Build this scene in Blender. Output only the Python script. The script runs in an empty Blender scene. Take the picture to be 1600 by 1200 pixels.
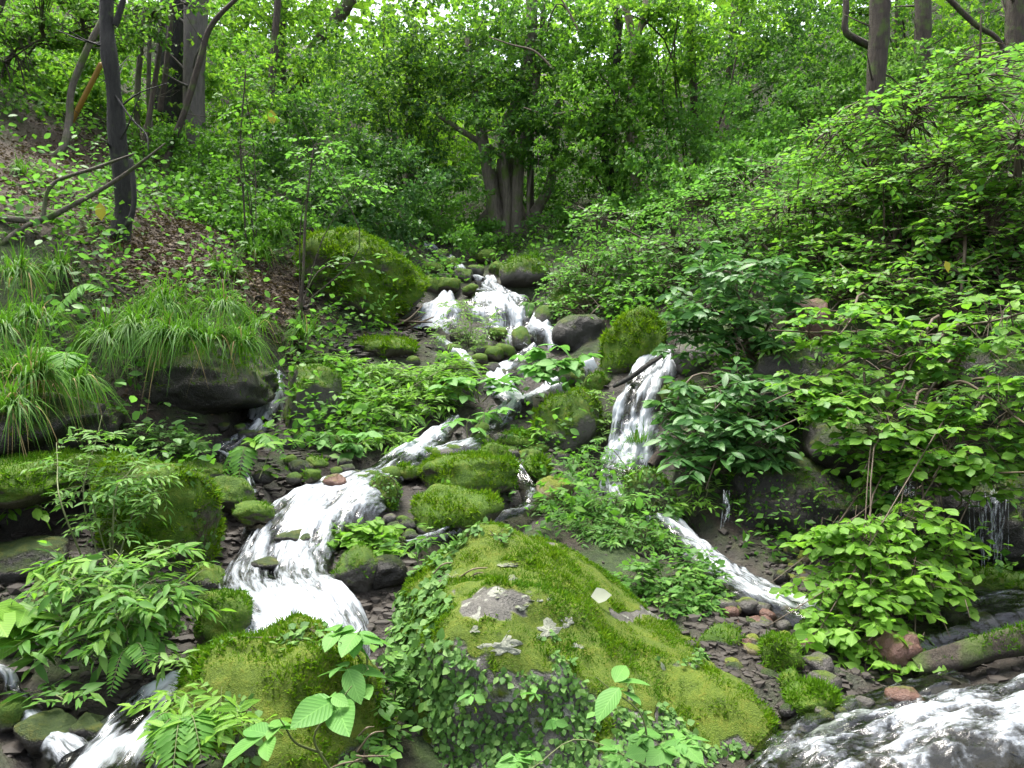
import bpy, bmesh, math
import numpy as np
from mathutils import Matrix, Vector

rng = np.random.default_rng(11)
R = math.radians
scene = bpy.context.scene
COL = scene.collection

# ------------------------------------------------------------------ camera
CAMZ, PITCH, FPX = 1.6, R(-3.0), 1209.0          # focal length in pixels of the 1600 px wide photograph
cam_d = bpy.data.cameras.new('camera'); cam = bpy.data.objects.new('camera', cam_d); COL.objects.link(cam)
cam_d.sensor_width = 36.0; cam_d.lens = 36.0 * FPX / 1600.0; cam_d.clip_start = 0.05; cam_d.clip_end = 500
cam.location = (0, 0, CAMZ); cam.rotation_euler = (math.pi / 2 + PITCH, 0, 0)
scene.camera = cam

# ------------------------------------------------------------------ light
SUN_EL, SUN_AZ = 74.0, -40.0                      # high and soft, from beyond the gully: leaves glow, faces of stones stay in shade
w = bpy.data.worlds.new('World'); scene.world = w; w.use_nodes = True
nt = w.node_tree; nt.nodes.clear()
sky = nt.nodes.new('ShaderNodeTexSky'); sky.sky_type = 'NISHITA'; sky.sun_disc = False
sky.sun_elevation = R(SUN_EL); sky.sun_rotation = R(SUN_AZ); sky.air_density = 1.0; sky.dust_density = 4.0; sky.ozone_density = 1.0
hsv = nt.nodes.new('ShaderNodeHueSaturation'); hsv.inputs['Saturation'].default_value = 0.45   # thin cloud
bg = nt.nodes.new('ShaderNodeBackground'); bg.inputs[1].default_value = 0.15
wo = nt.nodes.new('ShaderNodeOutputWorld')
nt.links.new(sky.outputs[0], hsv.inputs['Color']); nt.links.new(hsv.outputs[0], bg.inputs[0]); nt.links.new(bg.outputs[0], wo.inputs[0])
sun_d = bpy.data.lights.new('sun', 'SUN'); sun = bpy.data.objects.new('sun', sun_d); COL.objects.link(sun)
sun_d.energy = 2.3; sun_d.angle = R(32); sun_d.color = (1.0, 0.96, 0.88)
_a, _e = R(SUN_AZ), R(SUN_EL)
sdir = Vector((math.sin(_a) * math.cos(_e), math.cos(_a) * math.cos(_e), math.sin(_e)))   # towards the sun
sun.rotation_euler = sdir.to_track_quat('Z', 'Y').to_euler()
vs = scene.view_settings; vs.view_transform = 'Standard'; vs.look = 'None'; vs.exposure = 2.0; vs.gamma = 1.0
cy = scene.cycles
cy.max_bounces = 6; cy.diffuse_bounces = 3; cy.glossy_bounces = 2; cy.transmission_bounces = 4; cy.transparent_max_bounces = 6
cy.caustics_reflective = False; cy.caustics_refractive = False; cy.use_denoising = True
cy.use_adaptive_sampling = True; cy.adaptive_threshold = 0.02

# ------------------------------------------------------------------ maths
_TAB = np.random.default_rng(3).uniform(-1, 1, (32, 32, 32)).astype(np.float64)
def noise3(p, seed=0.0):
    p = np.asarray(p, float) + seed * 7.31
    i = np.floor(p).astype(int); f = p - i; f = f * f * (3 - 2 * f)
    i0 = i & 31; i1 = (i + 1) & 31
    x0, y0, z0 = i0[..., 0], i0[..., 1], i0[..., 2]; x1, y1, z1 = i1[..., 0], i1[..., 1], i1[..., 2]
    fx, fy, fz = f[..., 0], f[..., 1], f[..., 2]
    L = lambda a, b, t: a + (b - a) * t
    return L(L(L(_TAB[x0, y0, z0], _TAB[x1, y0, z0], fx), L(_TAB[x0, y1, z0], _TAB[x1, y1, z0], fx), fy),
             L(L(_TAB[x0, y0, z1], _TAB[x1, y0, z1], fx), L(_TAB[x0, y1, z1], _TAB[x1, y1, z1], fx), fy), fz)
def fbm(p, oct=4, seed=0.0, gain=0.5):
    p = np.asarray(p, float); s = 0; a = 1.0
    for o in range(oct):
        s = s + a * noise3(p * (2.03 ** o), seed + o); a *= gain
    return s
def norm(v):
    v = np.asarray(v, float); return v / np.maximum(np.linalg.norm(v, axis=-1, keepdims=True), 1e-9)
def ray(px, py):
    a = (np.asarray(px, float) - 800) / FPX; b = (600 - np.asarray(py, float)) / FPX
    c, s = math.cos(PITCH), math.sin(PITCH)
    return np.stack([a, c - s * b, s + c * b], -1)
def P(px, py, Y):                                   # a pixel's direction taken out to the distance Y
    d = ray(px, py); t = np.asarray(Y, float) / d[..., 1]
    return np.array([0, 0, CAMZ]) + d * t[..., None]
def proj(p):
    p = np.asarray(p, float) - np.array([0, 0, CAMZ]); c, s = math.cos(PITCH), math.sin(PITCH)
    dep = p[..., 1] * c + p[..., 2] * s; up = -p[..., 1] * s + p[..., 2] * c
    return 800 + FPX * p[..., 0] / dep, 600 - FPX * up / dep, dep

# ------------------------------------------------------------------ terrain as a smooth surface through known points of the slope
CTRL = np.array([  # photo x, photo y, distance
 (100,1190,2.75),(300,1195,2.7),(450,1290,2.6),(700,1320,2.6),(1000,1320,2.6),(1200,1230,2.7),(1400,1190,2.8),(1580,1190,2.8),
 (1400,1100,3.2),(1560,1080,3.3),(1400,1010,3.8),(1560,985,4.0),(1250,1100,3.2),(1200,945,4.1),(1130,985,3.85),(1250,960,4.0),
 (1140,900,4.5),(1040,820,5.2),(975,742,6.3),(900,770,5.8),(800,800,5.2),(1100,850,4.9),(1170,850,4.9),
 (480,945,3.75),(380,960,3.7),(300,1040,3.3),(600,940,3.9),(620,850,4.6),(430,870,4.3),(480,745,5.2),(560,770,5.1),(640,705,6.0),(680,670,6.45),
 (740,700,6.2),(800,630,7.2),(860,600,7.6),(740,560,7.8),(850,515,8.6),(790,475,9.2),(685,500,9.0),(690,470,9.6),(760,445,10.0),(690,400,12.2),
 (415,655,6.3),(425,590,6.9),(350,700,5.6),(250,660,5.6),(150,680,5.2),
 (300,480,6.3),(200,480,6.0),(400,470,7.2),(260,400,7.4),(350,380,8.3),(150,300,8.2),(50,230,9.0),(60,400,6.4),(0,480,5.4),(0,640,5.7),(60,620,5.7),
 (40,720,5.5),(40,830,4.9),(40,900,3.9),(100,980,3.6),(20,1080,3.2),(200,780,4.6),(300,760,4.9),
 (100,100,11.5),(20,20,14),(300,205,13),(450,270,12.5),(560,370,11.5),(480,400,10),(540,500,8.3),(480,560,7.3),(560,620,6.8),(600,560,7.6),
 (620,340,15),(800,362,13),(880,380,12),(1000,290,14),(900,440,10),(960,520,8.2),(1020,560,7.1),(1060,470,8.2),(1000,400,10),
 (1200,690,6.0),(1240,720,5.8),(1240,610,6.3),(1250,520,6.5),(1120,560,6.8),(1100,680,5.9),(1300,400,7.4),(1150,330,10),(1300,250,11),(1500,330,7.5),(1590,300,7.5),
 (1400,170,13),(1560,100,15),(1150,180,15),(1400,800,5.6),(1560,850,5.3),(1560,720,5.6),(1560,560,5.8),(1450,560,6.0),(1500,450,6.2),
 (680,280,22),(690,200,33),(400,120,20),(900,200,22),(1200,100,24)], float)
_c = P(CTRL[:, 0], CTRL[:, 1], CTRL[:, 2])
_x = np.array([(0,0,0),(-2,0,.1),(2,0,.0),(0,-3,-.1),(-5,0,1.6),(5,0,1.2),(-6,-3,2),(6,-3,1.6),(-7,4,4.2),(7,4,3.6),(-12,8,8),(12,8,7),(-16,16,12),(16,16,11),
               (-24,30,18),(24,30,17),(0,50,17),(-15,45,19),(15,45,19),(-35,55,26),(35,55,25),(0,1.4,.02),(-1.5,1.6,.05),(1.5,1.6,.02)], float)
_c = np.concatenate([_c, _x]); _cx = _c[:, :2]
def _phi(d): return np.sqrt(d * d + 0.09)
_A = _phi(np.linalg.norm(_cx[:, None] - _cx[None], axis=-1)) - 0.06 * np.eye(len(_cx))
_Q = np.concatenate([np.ones((len(_cx), 1)), _cx], 1)
_S = np.block([[_A, _Q], [_Q.T, np.zeros((3, 3))]])
_wt = np.linalg.solve(_S, np.concatenate([_c[:, 2], np.zeros(3)]))
def terr0(x, y):
    x = np.asarray(x, float); y = np.asarray(y, float); sh = np.broadcast(x, y).shape
    q = np.stack([np.broadcast_to(x, sh).ravel(), np.broadcast_to(y, sh).ravel()], -1); out = np.empty(len(q))
    for i in range(0, len(q), 20000):
        s = q[i:i + 20000]; d = np.linalg.norm(s[:, None] - _cx[None], axis=-1)
        out[i:i + 20000] = _phi(d) @ _wt[:-3] + _wt[-3] + s @ _wt[-2:]
    return out.reshape(sh)
def hit(px, py, y0=1.8):                            # where the line of sight through a pixel meets the slope
    ys = np.concatenate([np.arange(y0, 16, .04), np.arange(16, 60, .25)])
    p = P(np.full(len(ys), px), np.full(len(ys), py), ys)
    below = np.nonzero(p[:, 2] < terr0(p[:, 0], p[:, 1]))[0]
    k = below[0] if len(below) else len(ys) - 1
    return p[k]

# ------------------------------------------------------------------ objects
def tag(o, label=None, cat=None, group=None, kind=None):
    if label: o['label'] = label
    if cat: o['category'] = cat
    if group: o['group'] = group
    if kind: o['kind'] = kind
    return o
def empty(name, loc):
    o = bpy.data.objects.new(name, None); COL.objects.link(o); o.location = Vector([float(v) for v in loc]); o.empty_display_size = .05
    return o
def obj(name, me, parent=None, mat=None):
    if mat is not None and not len(me.materials): me.materials.append(mat)
    o = bpy.data.objects.new(name, me); COL.objects.link(o)
    if parent is not None:
        o.parent = parent; o.location = -parent.location
    return o
def mesh_np(name, v, f, mat=None, smooth=True, attrs=None, uv=None):
    v = np.ascontiguousarray(v, np.float32); f = np.ascontiguousarray(f, np.int32); k = f.shape[1]
    me = bpy.data.meshes.new(name); me.vertices.add(len(v)); me.vertices.foreach_set('co', v.ravel())
    me.loops.add(f.size); me.loops.foreach_set('vertex_index', f.ravel())
    me.polygons.add(len(f)); me.polygons.foreach_set('loop_start', np.arange(0, f.size, k, dtype=np.int32))
    if uv is not None:
        l = me.uv_layers.new(name='UVMap'); l.data.foreach_set('uv', np.ascontiguousarray(uv[f.ravel()], np.float32).ravel())
    for n, a in (attrs or {}).items():
        at = me.attributes.new(n, 'FLOAT', 'POINT'); at.data.foreach_set('value', np.ascontiguousarray(a, np.float32))
    me.update(calc_edges=True); me.validate()
    me.polygons.foreach_set('use_smooth', np.full(len(f), smooth))
    if mat: me.materials.append(mat)
    return me
class Soup:                                          # collects triangles of one mesh
    def __init__(s): s.v, s.f, s.n = [], [], 0
    def add(s, v, f):
        s.v.append(np.asarray(v, float)); s.f.append(np.asarray(f, int) + s.n); s.n += len(v)
    def mesh(s, name, mat, smooth=True): return mesh_np(name, np.concatenate(s.v), np.concatenate(s.f), mat, smooth)
def catmull(pts, n):
    p = np.asarray(pts, float)
    if len(p) < 3: return p[0] + (p[-1] - p[0]) * np.linspace(0, 1, n)[:, None]
    e = np.concatenate([[2 * p[0] - p[1]], p, [2 * p[-1] - p[-2]]]); t = np.linspace(0, len(p) - 1 - 1e-6, n)
    i = t.astype(int); u = (t - i)[:, None]
    a, b, c, d = e[i], e[i + 1], e[i + 2], e[i + 3]
    return .5 * (2 * b + (c - a) * u + (2 * a - 5 * b + 4 * c - d) * u ** 2 + (3 * b - a - 3 * c + d) * u ** 3)
def tube(soup, pts, rad, sides=6, n=None, wob=0.0, seed=0):
    p = np.asarray(pts, float); r = np.asarray(rad, float)
    if n: 
        rr = np.interp(np.linspace(0, 1, n), np.linspace(0, 1, len(r)), r); p = catmull(p, n); r = rr
    m = len(p); t = norm(np.gradient(p, axis=0)); ref = np.array([1., 0, 0]) if abs(t[:, 0]).mean() < .8 else np.array([0, 1., 0])
    a = norm(np.cross(t, ref)); b = np.cross(t, a); th = np.linspace(0, 2 * np.pi, sides, endpoint=False)
    ring = np.cos(th)[None, :, None] * a[:, None] + np.sin(th)[None, :, None] * b[:, None]
    rr = np.repeat(r[:, None], sides, 1)
    if wob: rr = rr * (1 + wob * fbm(np.concatenate([ring * 1.6 + p[:, None] * 2.2], -1), 3, seed))
    v = (p[:, None] + ring * rr[..., None]).reshape(-1, 3)
    i = np.arange(m - 1)[:, None] * sides; j = np.arange(sides)[None]; k = (j + 1) % sides
    A, B, C, D = (i + j), (i + k), (i + sides + k), (i + sides + j)
    f = np.concatenate([np.stack([A, B, C], -1).reshape(-1, 3), np.stack([A, C, D], -1).reshape(-1, 3)])
    cap = np.array([[m * sides, (m - 1) * sides + q, (m - 1) * sides + (q + 1) % sides] for q in range(sides)])
    soup.add(np.concatenate([v, p[-1:] + t[-1:] * r[-1]]), np.concatenate([f, cap]))

# ------------------------------------------------------------------ materials
def newmat(name):
    m = bpy.data.materials.new(name); m.use_nodes = True; t = m.node_tree; t.nodes.clear()
    return m, t, t.nodes.new, t.links.new
def ramp(N, stops):
    r = N('ShaderNodeValToRGB'); e = r.color_ramp.elements
    while len(e) < len(stops): e.new(.5)
    for q, (pos, c) in zip(e, stops): q.position = pos; q.color = (*c, 1) if len(c) == 3 else c
    return r
def noise_n(N, L, vec, scale, detail=4, rough=.55):
    n = N('ShaderNodeTexNoise'); n.inputs['Scale'].default_value = scale; n.inputs['Detail'].default_value = detail; n.inputs['Roughness'].default_value = rough
    L(vec, n.inputs['Vector']); return n
def math_n(N, L, op, a, b=None, clamp=False):
    m = N('ShaderNodeMath'); m.operation = op; m.use_clamp = clamp
    for i, v in enumerate((a, b)):
        if v is None: continue
        if isinstance(v, (int, float)): m.inputs[i].default_value = v
        else: L(v, m.inputs[i])
    return m.outputs[0]
def mix_n(N, L, f, a, b):
    m = N('ShaderNodeMix'); m.data_type = 'RGBA'
    for s, v in ((m.inputs[0], f), (m.inputs[6], a), (m.inputs[7], b)):
        if isinstance(v, (int, float)): s.default_value = v
        elif isinstance(v, tuple): s.default_value = (*v, 1)
        else: L(v, s)
    return m.outputs[2]
def leaf_mat(name, c0, c1, c2, rough=.42, transl=.38, veins=0.0, spec=.28):
    m, t, N, L = newmat(name)
    at = N('ShaderNodeAttribute'); at.attribute_name = 'tint'; oi = N('ShaderNodeObjectInfo')
    s = math_n(N, L, 'FRACT', math_n(N, L, 'ADD', at.outputs['Fac'], oi.outputs['Random']))
    r = ramp(N, [(0, c0), (.55, c1), (1, c2)]); L(s, r.inputs[0]); col = r.outputs[0]
    p = N('ShaderNodeBsdfPrincipled'); p.inputs['Roughness'].default_value = rough + .06; p.inputs['Specular IOR Level'].default_value = spec
    g = N('ShaderNodeNewGeometry'); nz = noise_n(N, L, g.outputs['Position'], 22, 3)
    col = mix_n(N, L, math_n(N, L, 'MULTIPLY', nz.outputs[0], .55), col, tuple(.62 * x for x in c0))
    if veins:
        uv = N('ShaderNodeUVMap'); sx = N('ShaderNodeSeparateXYZ'); L(uv.outputs[0], sx.inputs[0])
        ay = math_n(N, L, 'ABSOLUTE', sx.outputs[1])
        q = math_n(N, L, 'SUBTRACT', math_n(N, L, 'MULTIPLY', sx.outputs[0], 9.0), math_n(N, L, 'MULTIPLY', ay, 12.0))
        fr = math_n(N, L, 'ABSOLUTE', math_n(N, L, 'SUBTRACT', math_n(N, L, 'FRACT', q), .5))
        vein = math_n(N, L, 'MAXIMUM', math_n(N, L, 'LESS_THAN', fr, .07), math_n(N, L, 'LESS_THAN', ay, .012))
        col = mix_n(N, L, math_n(N, L, 'MULTIPLY', vein, veins), col, tuple(min(1, 1.5 * x + .02) for x in c2))
        bp = N('ShaderNodeBump'); bp.inputs['Strength'].default_value = .35; bp.inputs['Distance'].default_value = .004
        L(math_n(N, L, 'MULTIPLY', fr, -1.0), bp.inputs['Height']); L(bp.outputs[0], p.inputs['Normal'])
    L(col, p.inputs['Base Color'])
    tr = N('ShaderNodeBsdfTranslucent'); L(mix_n(N, L, .45, col, (min(1, 1.5 * c2[0]), min(1, 1.8 * c2[1]), 1.2 * c2[2])), tr.inputs[0])
    mx = N('ShaderNodeMixShader'); mx.inputs[0].default_value = transl; L(p.outputs[0], mx.inputs[1]); L(tr.outputs[0], mx.inputs[2])
    o = N('ShaderNodeOutputMaterial'); L(mx.outputs[0], o.inputs[0]); return m
def rock_mat(name, rock0, rock1, moss0, moss1, amount=.5, lichen=0.0, rough=.75):
    """bare stone with moss on what faces the sky, broken up by noise"""
    m, t, N, L = newmat(name)
    tc = N('ShaderNodeTexCoord'); g = N('ShaderNodeNewGeometry'); pos = g.outputs['Position']
    n1 = noise_n(N, L, pos, 3.2, 6, .6); n2 = noise_n(N, L, pos, 14, 6, .65); n3 = noise_n(N, L, pos, 90, 3, .7); n4 = noise_n(N, L, pos, 260, 2, .6)
    rk = ramp(N, [(.3, rock0), (.68, rock1)]); L(math_n(N, L, 'ADD', math_n(N, L, 'MULTIPLY', n1.outputs[0], .5), math_n(N, L, 'MULTIPLY', n2.outputs[0], .5)), rk.inputs[0])
    ms = ramp(N, [(.32, moss0), (.5, moss1), (.7, tuple(.55 * a + .45 * b for a, b in zip(moss1, (.20, .17, .02))))])
    L(math_n(N, L, 'ADD', math_n(N, L, 'MULTIPLY', n2.outputs[0], .65), math_n(N, L, 'MULTIPLY', n3.outputs[0], .35)), ms.inputs[0])
    sx = N('ShaderNodeSeparateXYZ'); L(g.outputs['Normal'], sx.inputs[0])
    f = math_n(N, L, 'ADD', math_n(N, L, 'MULTIPLY', sx.outputs[2], .8), math_n(N, L, 'MULTIPLY', n1.outputs[0], 1.6))
    f = math_n(N, L, 'ADD', f, math_n(N, L, 'MULTIPLY', n2.outputs[0], .8))
    ba = N('ShaderNodeAttribute'); ba.attribute_name = 'bare'; f = math_n(N, L, 'SUBTRACT', f, math_n(N, L, 'MULTIPLY', ba.outputs['Fac'], 1.3))
    f = math_n(N, L, 'MULTIPLY', math_n(N, L, 'SUBTRACT', f, 2.05 - 1.5 * amount), 4.0, True)
    col = rk.outputs[0]
    if lichen:
        vo = N('ShaderNodeTexVoronoi'); vo.inputs['Scale'].default_value = 11; L(pos, vo.inputs['Vector'])
        lf = math_n(N, L, 'MULTIPLY', math_n(N, L, 'GREATER_THAN', math_n(N, L, 'SUBTRACT', n2.outputs[0], math_n(N, L, 'MULTIPLY', vo.outputs[0], .5)), .40 - .1 * lichen), lichen)
        col = mix_n(N, L, lf, col, (.42, .44, .36))
    col = mix_n(N, L, f, col, ms.outputs[0])
    p = N('ShaderNodeBsdfPrincipled'); p.inputs['Specular IOR Level'].default_value = .3; L(col, p.inputs['Base Color'])
    L(math_n(N, L, 'ADD', math_n(N, L, 'MULTIPLY', f, .3), rough - .25), p.inputs['Roughness'])
    h = math_n(N, L, 'ADD', math_n(N, L, 'MULTIPLY', n2.outputs[0], .5), math_n(N, L, 'MULTIPLY', n3.outputs[0], .25))
    h = math_n(N, L, 'ADD', h, math_n(N, L, 'MULTIPLY', math_n(N, L, 'MULTIPLY', n4.outputs[0], f), .25))
    h = math_n(N, L, 'ADD', h, math_n(N, L, 'MULTIPLY', f, .15))
    b = N('ShaderNodeBump'); b.inputs['Strength'].default_value = .9; b.inputs['Distance'].default_value = .05; L(h, b.inputs['Height']); L(b.outputs[0], p.inputs['Normal'])
    o = N('ShaderNodeOutputMaterial'); L(p.outputs[0], o.inputs[0]); return m
def bark_mat(name, c0, c1, scale=9, moss=0.0):
    m, t, N, L = newmat(name); g = N('ShaderNodeNewGeometry'); mp = N('ShaderNodeMapping'); mp.inputs['Scale'].default_value = (1, 1, .22); L(g.outputs['Position'], mp.inputs[0])
    n1 = noise_n(N, L, mp.outputs[0], scale * 3.4, 8, .72); n2 = noise_n(N, L, g.outputs['Position'], scale * .6, 4)
    r = ramp(N, [(.3, c0), (.7, c1)]); L(n1.outputs[0], r.inputs[0]); col = r.outputs[0]
    if moss: col = mix_n(N, L, math_n(N, L, 'MULTIPLY', math_n(N, L, 'SUBTRACT', n2.outputs[0], .62 - .4 * moss), 6, True), col, (.07, .11, .015))
    p = N('ShaderNodeBsdfPrincipled'); p.inputs['Roughness'].default_value = .8; L(col, p.inputs['Base Color'])
    b = N('ShaderNodeBump'); b.inputs['Strength'].default_value = 1.0; b.inputs['Distance'].default_value = .05; L(n1.outputs[0], b.inputs['Height']); L(b.outputs[0], p.inputs['Normal'])
    o = N('ShaderNodeOutputMaterial'); L(p.outputs[0], o.inputs[0]); return m
def plain(name, c, rough=.7, var=.35):
    m, t, N, L = newmat(name); oi = N('ShaderNodeObjectInfo'); g = N('ShaderNodeNewGeometry'); n = noise_n(N, L, g.outputs['Position'], 25, 4)
    f = math_n(N, L, 'ADD', math_n(N, L, 'MULTIPLY', n.outputs[0], .7), math_n(N, L, 'MULTIPLY', oi.outputs['Random'], .3))
    p = N('ShaderNodeBsdfPrincipled'); p.inputs['Roughness'].default_value = rough
    L(mix_n(N, L, f, tuple(x * (1 - var) for x in c), tuple(min(1, x * (1 + var)) for x in c)), p.inputs['Base Color'])
    o = N('ShaderNodeOutputMaterial'); L(p.outputs[0], o.inputs[0]); return m

M = {}
M['broad']  = leaf_mat('leaf_broad_bright', (.080,.190,.018), (.115,.260,.024), (.180,.340,.032), .42, .45, .45)
M['upper']  = leaf_mat('leaf_upper_bright', (.070,.185,.035), (.100,.240,.042), (.150,.310,.052), .40, .45)
M['glossy'] = leaf_mat('leaf_glossy_dark', (.034,.110,.026), (.055,.150,.034), (.095,.210,.048), .33, .3, .3)
M['herb']   = leaf_mat('leaf_herb', (.060,.160,.025), (.085,.215,.030), (.150,.290,.045), .48, .40)
M['hydr']   = leaf_mat('leaf_hydrangea', (.085,.225,.045), (.110,.265,.050), (.145,.310,.062), .50, .35, .3)
M['pale']   = leaf_mat('leaf_pale', (.100,.200,.040), (.140,.260,.055), (.200,.330,.080), .45, .40)
M['ivy']    = leaf_mat('leaf_creeper', (.050,.130,.024), (.085,.200,.036), (.165,.290,.070), .45, .28, .2)
M['fern']   = leaf_mat('leaf_fern', (.065,.180,.025), (.090,.240,.030), (.140,.300,.040), .5, .4)
M['grass']  = leaf_mat('blade_sedge', (.032,.105,.007), (.058,.170,.011), (.115,.245,.018), .5, .38)
M['straw']  = leaf_mat('blade_straw', (.20,.15,.06), (.26,.19,.08), (.33,.26,.12), .6, .25)
M['holly']  = leaf_mat('leaf_evergreen', (.022,.070,.014), (.042,.115,.020), (.085,.180,.032), .50, .38)
M['mid']    = leaf_mat('leaf_woodland', (.034,.105,.014), (.070,.180,.020), (.130,.275,.028), .5, .46)
M['far']    = leaf_mat('leaf_far_sunlit', (.100,.210,.018), (.150,.290,.024), (.230,.380,.036), .5, .55)  # brightness of sunlit distant foliage is put into this leaf colour
M['moss']   = leaf_mat('moss_tuft', (.036,.105,.004), (.078,.185,.006), (.160,.250,.009), .8, .3, 0, .1)
M['mossg']  = leaf_mat('moss_tuft_green', (.030,.092,.005), (.064,.165,.007), (.125,.225,.010), .8, .3, 0, .1)
M['dead']   = leaf_mat('leaf_litter', (.034,.021,.011), (.062,.040,.020), (.15,.11,.060), .65, .1)
M['yellow'] = leaf_mat('leaf_yellow', (.28,.24,.03), (.33,.29,.03), (.38,.34,.05), .5, .35)
M['deadp']  = leaf_mat('leaf_dead_pale', (.22,.24,.17), (.27,.29,.21), (.30,.32,.24), .6, .2)
M['rock']   = rock_mat('stone_mossy', (.035,.032,.027), (.11,.10,.085), (.022,.055,.005), (.052,.105,.008), .55)
M['rockhi'] = rock_mat('stone_thick_moss', (.035,.030,.022), (.10,.085,.06), (.026,.062,.005), (.062,.122,.007), .80)
M['hero']   = rock_mat('stone_big_boulder', (.040,.038,.033), (.125,.118,.104), (.040,.072,.006), (.085,.130,.009), .60, .35)
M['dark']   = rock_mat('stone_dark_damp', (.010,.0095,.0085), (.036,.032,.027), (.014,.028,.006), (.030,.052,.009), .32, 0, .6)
M['bare']   = rock_mat('stone_bare', (.035,.031,.027), (.10,.092,.080), (.04,.07,.01), (.07,.11,.012), .12, 0, .65)
M['red']    = rock_mat('stone_red', (.065,.035,.026), (.15,.082,.060), (.04,.07,.01), (.07,.11,.012), .05, 0, .6)
M['tan']    = rock_mat('stone_tan', (.10,.08,.04), (.20,.165,.09), (.07,.11,.01), (.12,.15,.015), .35, 0, .7)
M['gravel'] = plain('gravel', (.026,.020,.014), .75, .8)
M['bdark']  = bark_mat('bark_dark', (.004,.004,.0035), (.040,.037,.032), 11, .05)
M['bbrown'] = bark_mat('bark_brown', (.020,.014,.010), (.080,.058,.040), 9, .22)
M['bgrey']  = bark_mat('bark_grey', (.055,.048,.042), (.13,.115,.10), 7, .1)
M['bpale']  = bark_mat('bark_pale', (.055,.046,.034), (.17,.145,.11), 9, .3)
M['bpeel']  = bark_mat('bark_peeling', (.07,.055,.04), (.42,.34,.25), 4)
M['bmoss']  = bark_mat('bark_mossy', (.022,.017,.011), (.080,.060,.040), 9, .45)
M['stem']   = plain('stem_green', (.10,.12,.04)); M['twig'] = plain('twig_brown', (.07,.05,.03)); M['twigp'] = plain('twig_pale', (.13,.10,.065))
M['ochre']  = plain('ochre_bamboo', (.26,.15,.025), .5, .35)

def ground_mat():
    m, t, N, L = newmat('slope_ground'); g = N('ShaderNodeNewGeometry'); pos = g.outputs['Position']
    la = N('ShaderNodeAttribute'); la.attribute_name = 'litter'; wa = N('ShaderNodeAttribute'); wa.attribute_name = 'wet'  # wet also carries the painted shade of the left hollow
    n1 = noise_n(N, L, pos, 2.3, 5); n2 = noise_n(N, L, pos, 17, 6, .65); n3 = noise_n(N, L, pos, 80, 4, .7)
    soil = ramp(N, [(.3, (.012,.008,.005)), (.55, (.032,.021,.014)), (.75, (.07,.048,.031))]); L(n2.outputs[0], soil.inputs[0])
    lit = ramp(N, [(.3, (.020,.012,.007)), (.55, (.048,.030,.017)), (.75, (.095,.066,.040))]); L(n3.outputs[0], lit.inputs[0])
    grn = ramp(N, [(.3, (.010,.022,.004)), (.7, (.035,.062,.008))]); L(n2.outputs[0], grn.inputs[0])
    wet = ramp(N, [(.3, (.011,.009,.007)), (.7, (.045,.036,.027))]); L(n2.outputs[0], wet.inputs[0])
    c = mix_n(N, L, math_n(N, L, 'MULTIPLY', math_n(N, L, 'SUBTRACT', n1.outputs[0], .42), 6, True), soil.outputs[0], grn.outputs[0])
    c = mix_n(N, L, la.outputs['Fac'], c, lit.outputs[0]); c = mix_n(N, L, wa.outputs['Fac'], c, wet.outputs[0])
    p = N('ShaderNodeBsdfPrincipled'); L(c, p.inputs['Base Color']); L(math_n(N, L, 'SUBTRACT', .9, math_n(N, L, 'MULTIPLY', wa.outputs['Fac'], .5)), p.inputs['Roughness'])
    b = N('ShaderNodeBump'); b.inputs['Distance'].default_value = .05; b.inputs['Strength'].default_value = .9
    L(math_n(N, L, 'ADD', n2.outputs[0], math_n(N, L, 'MULTIPLY', n3.outputs[0], .4)), b.inputs['Height']); L(b.outputs[0], p.inputs['Normal'])
    o = N('ShaderNodeOutputMaterial'); L(p.outputs[0], o.inputs[0]); return m
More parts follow.
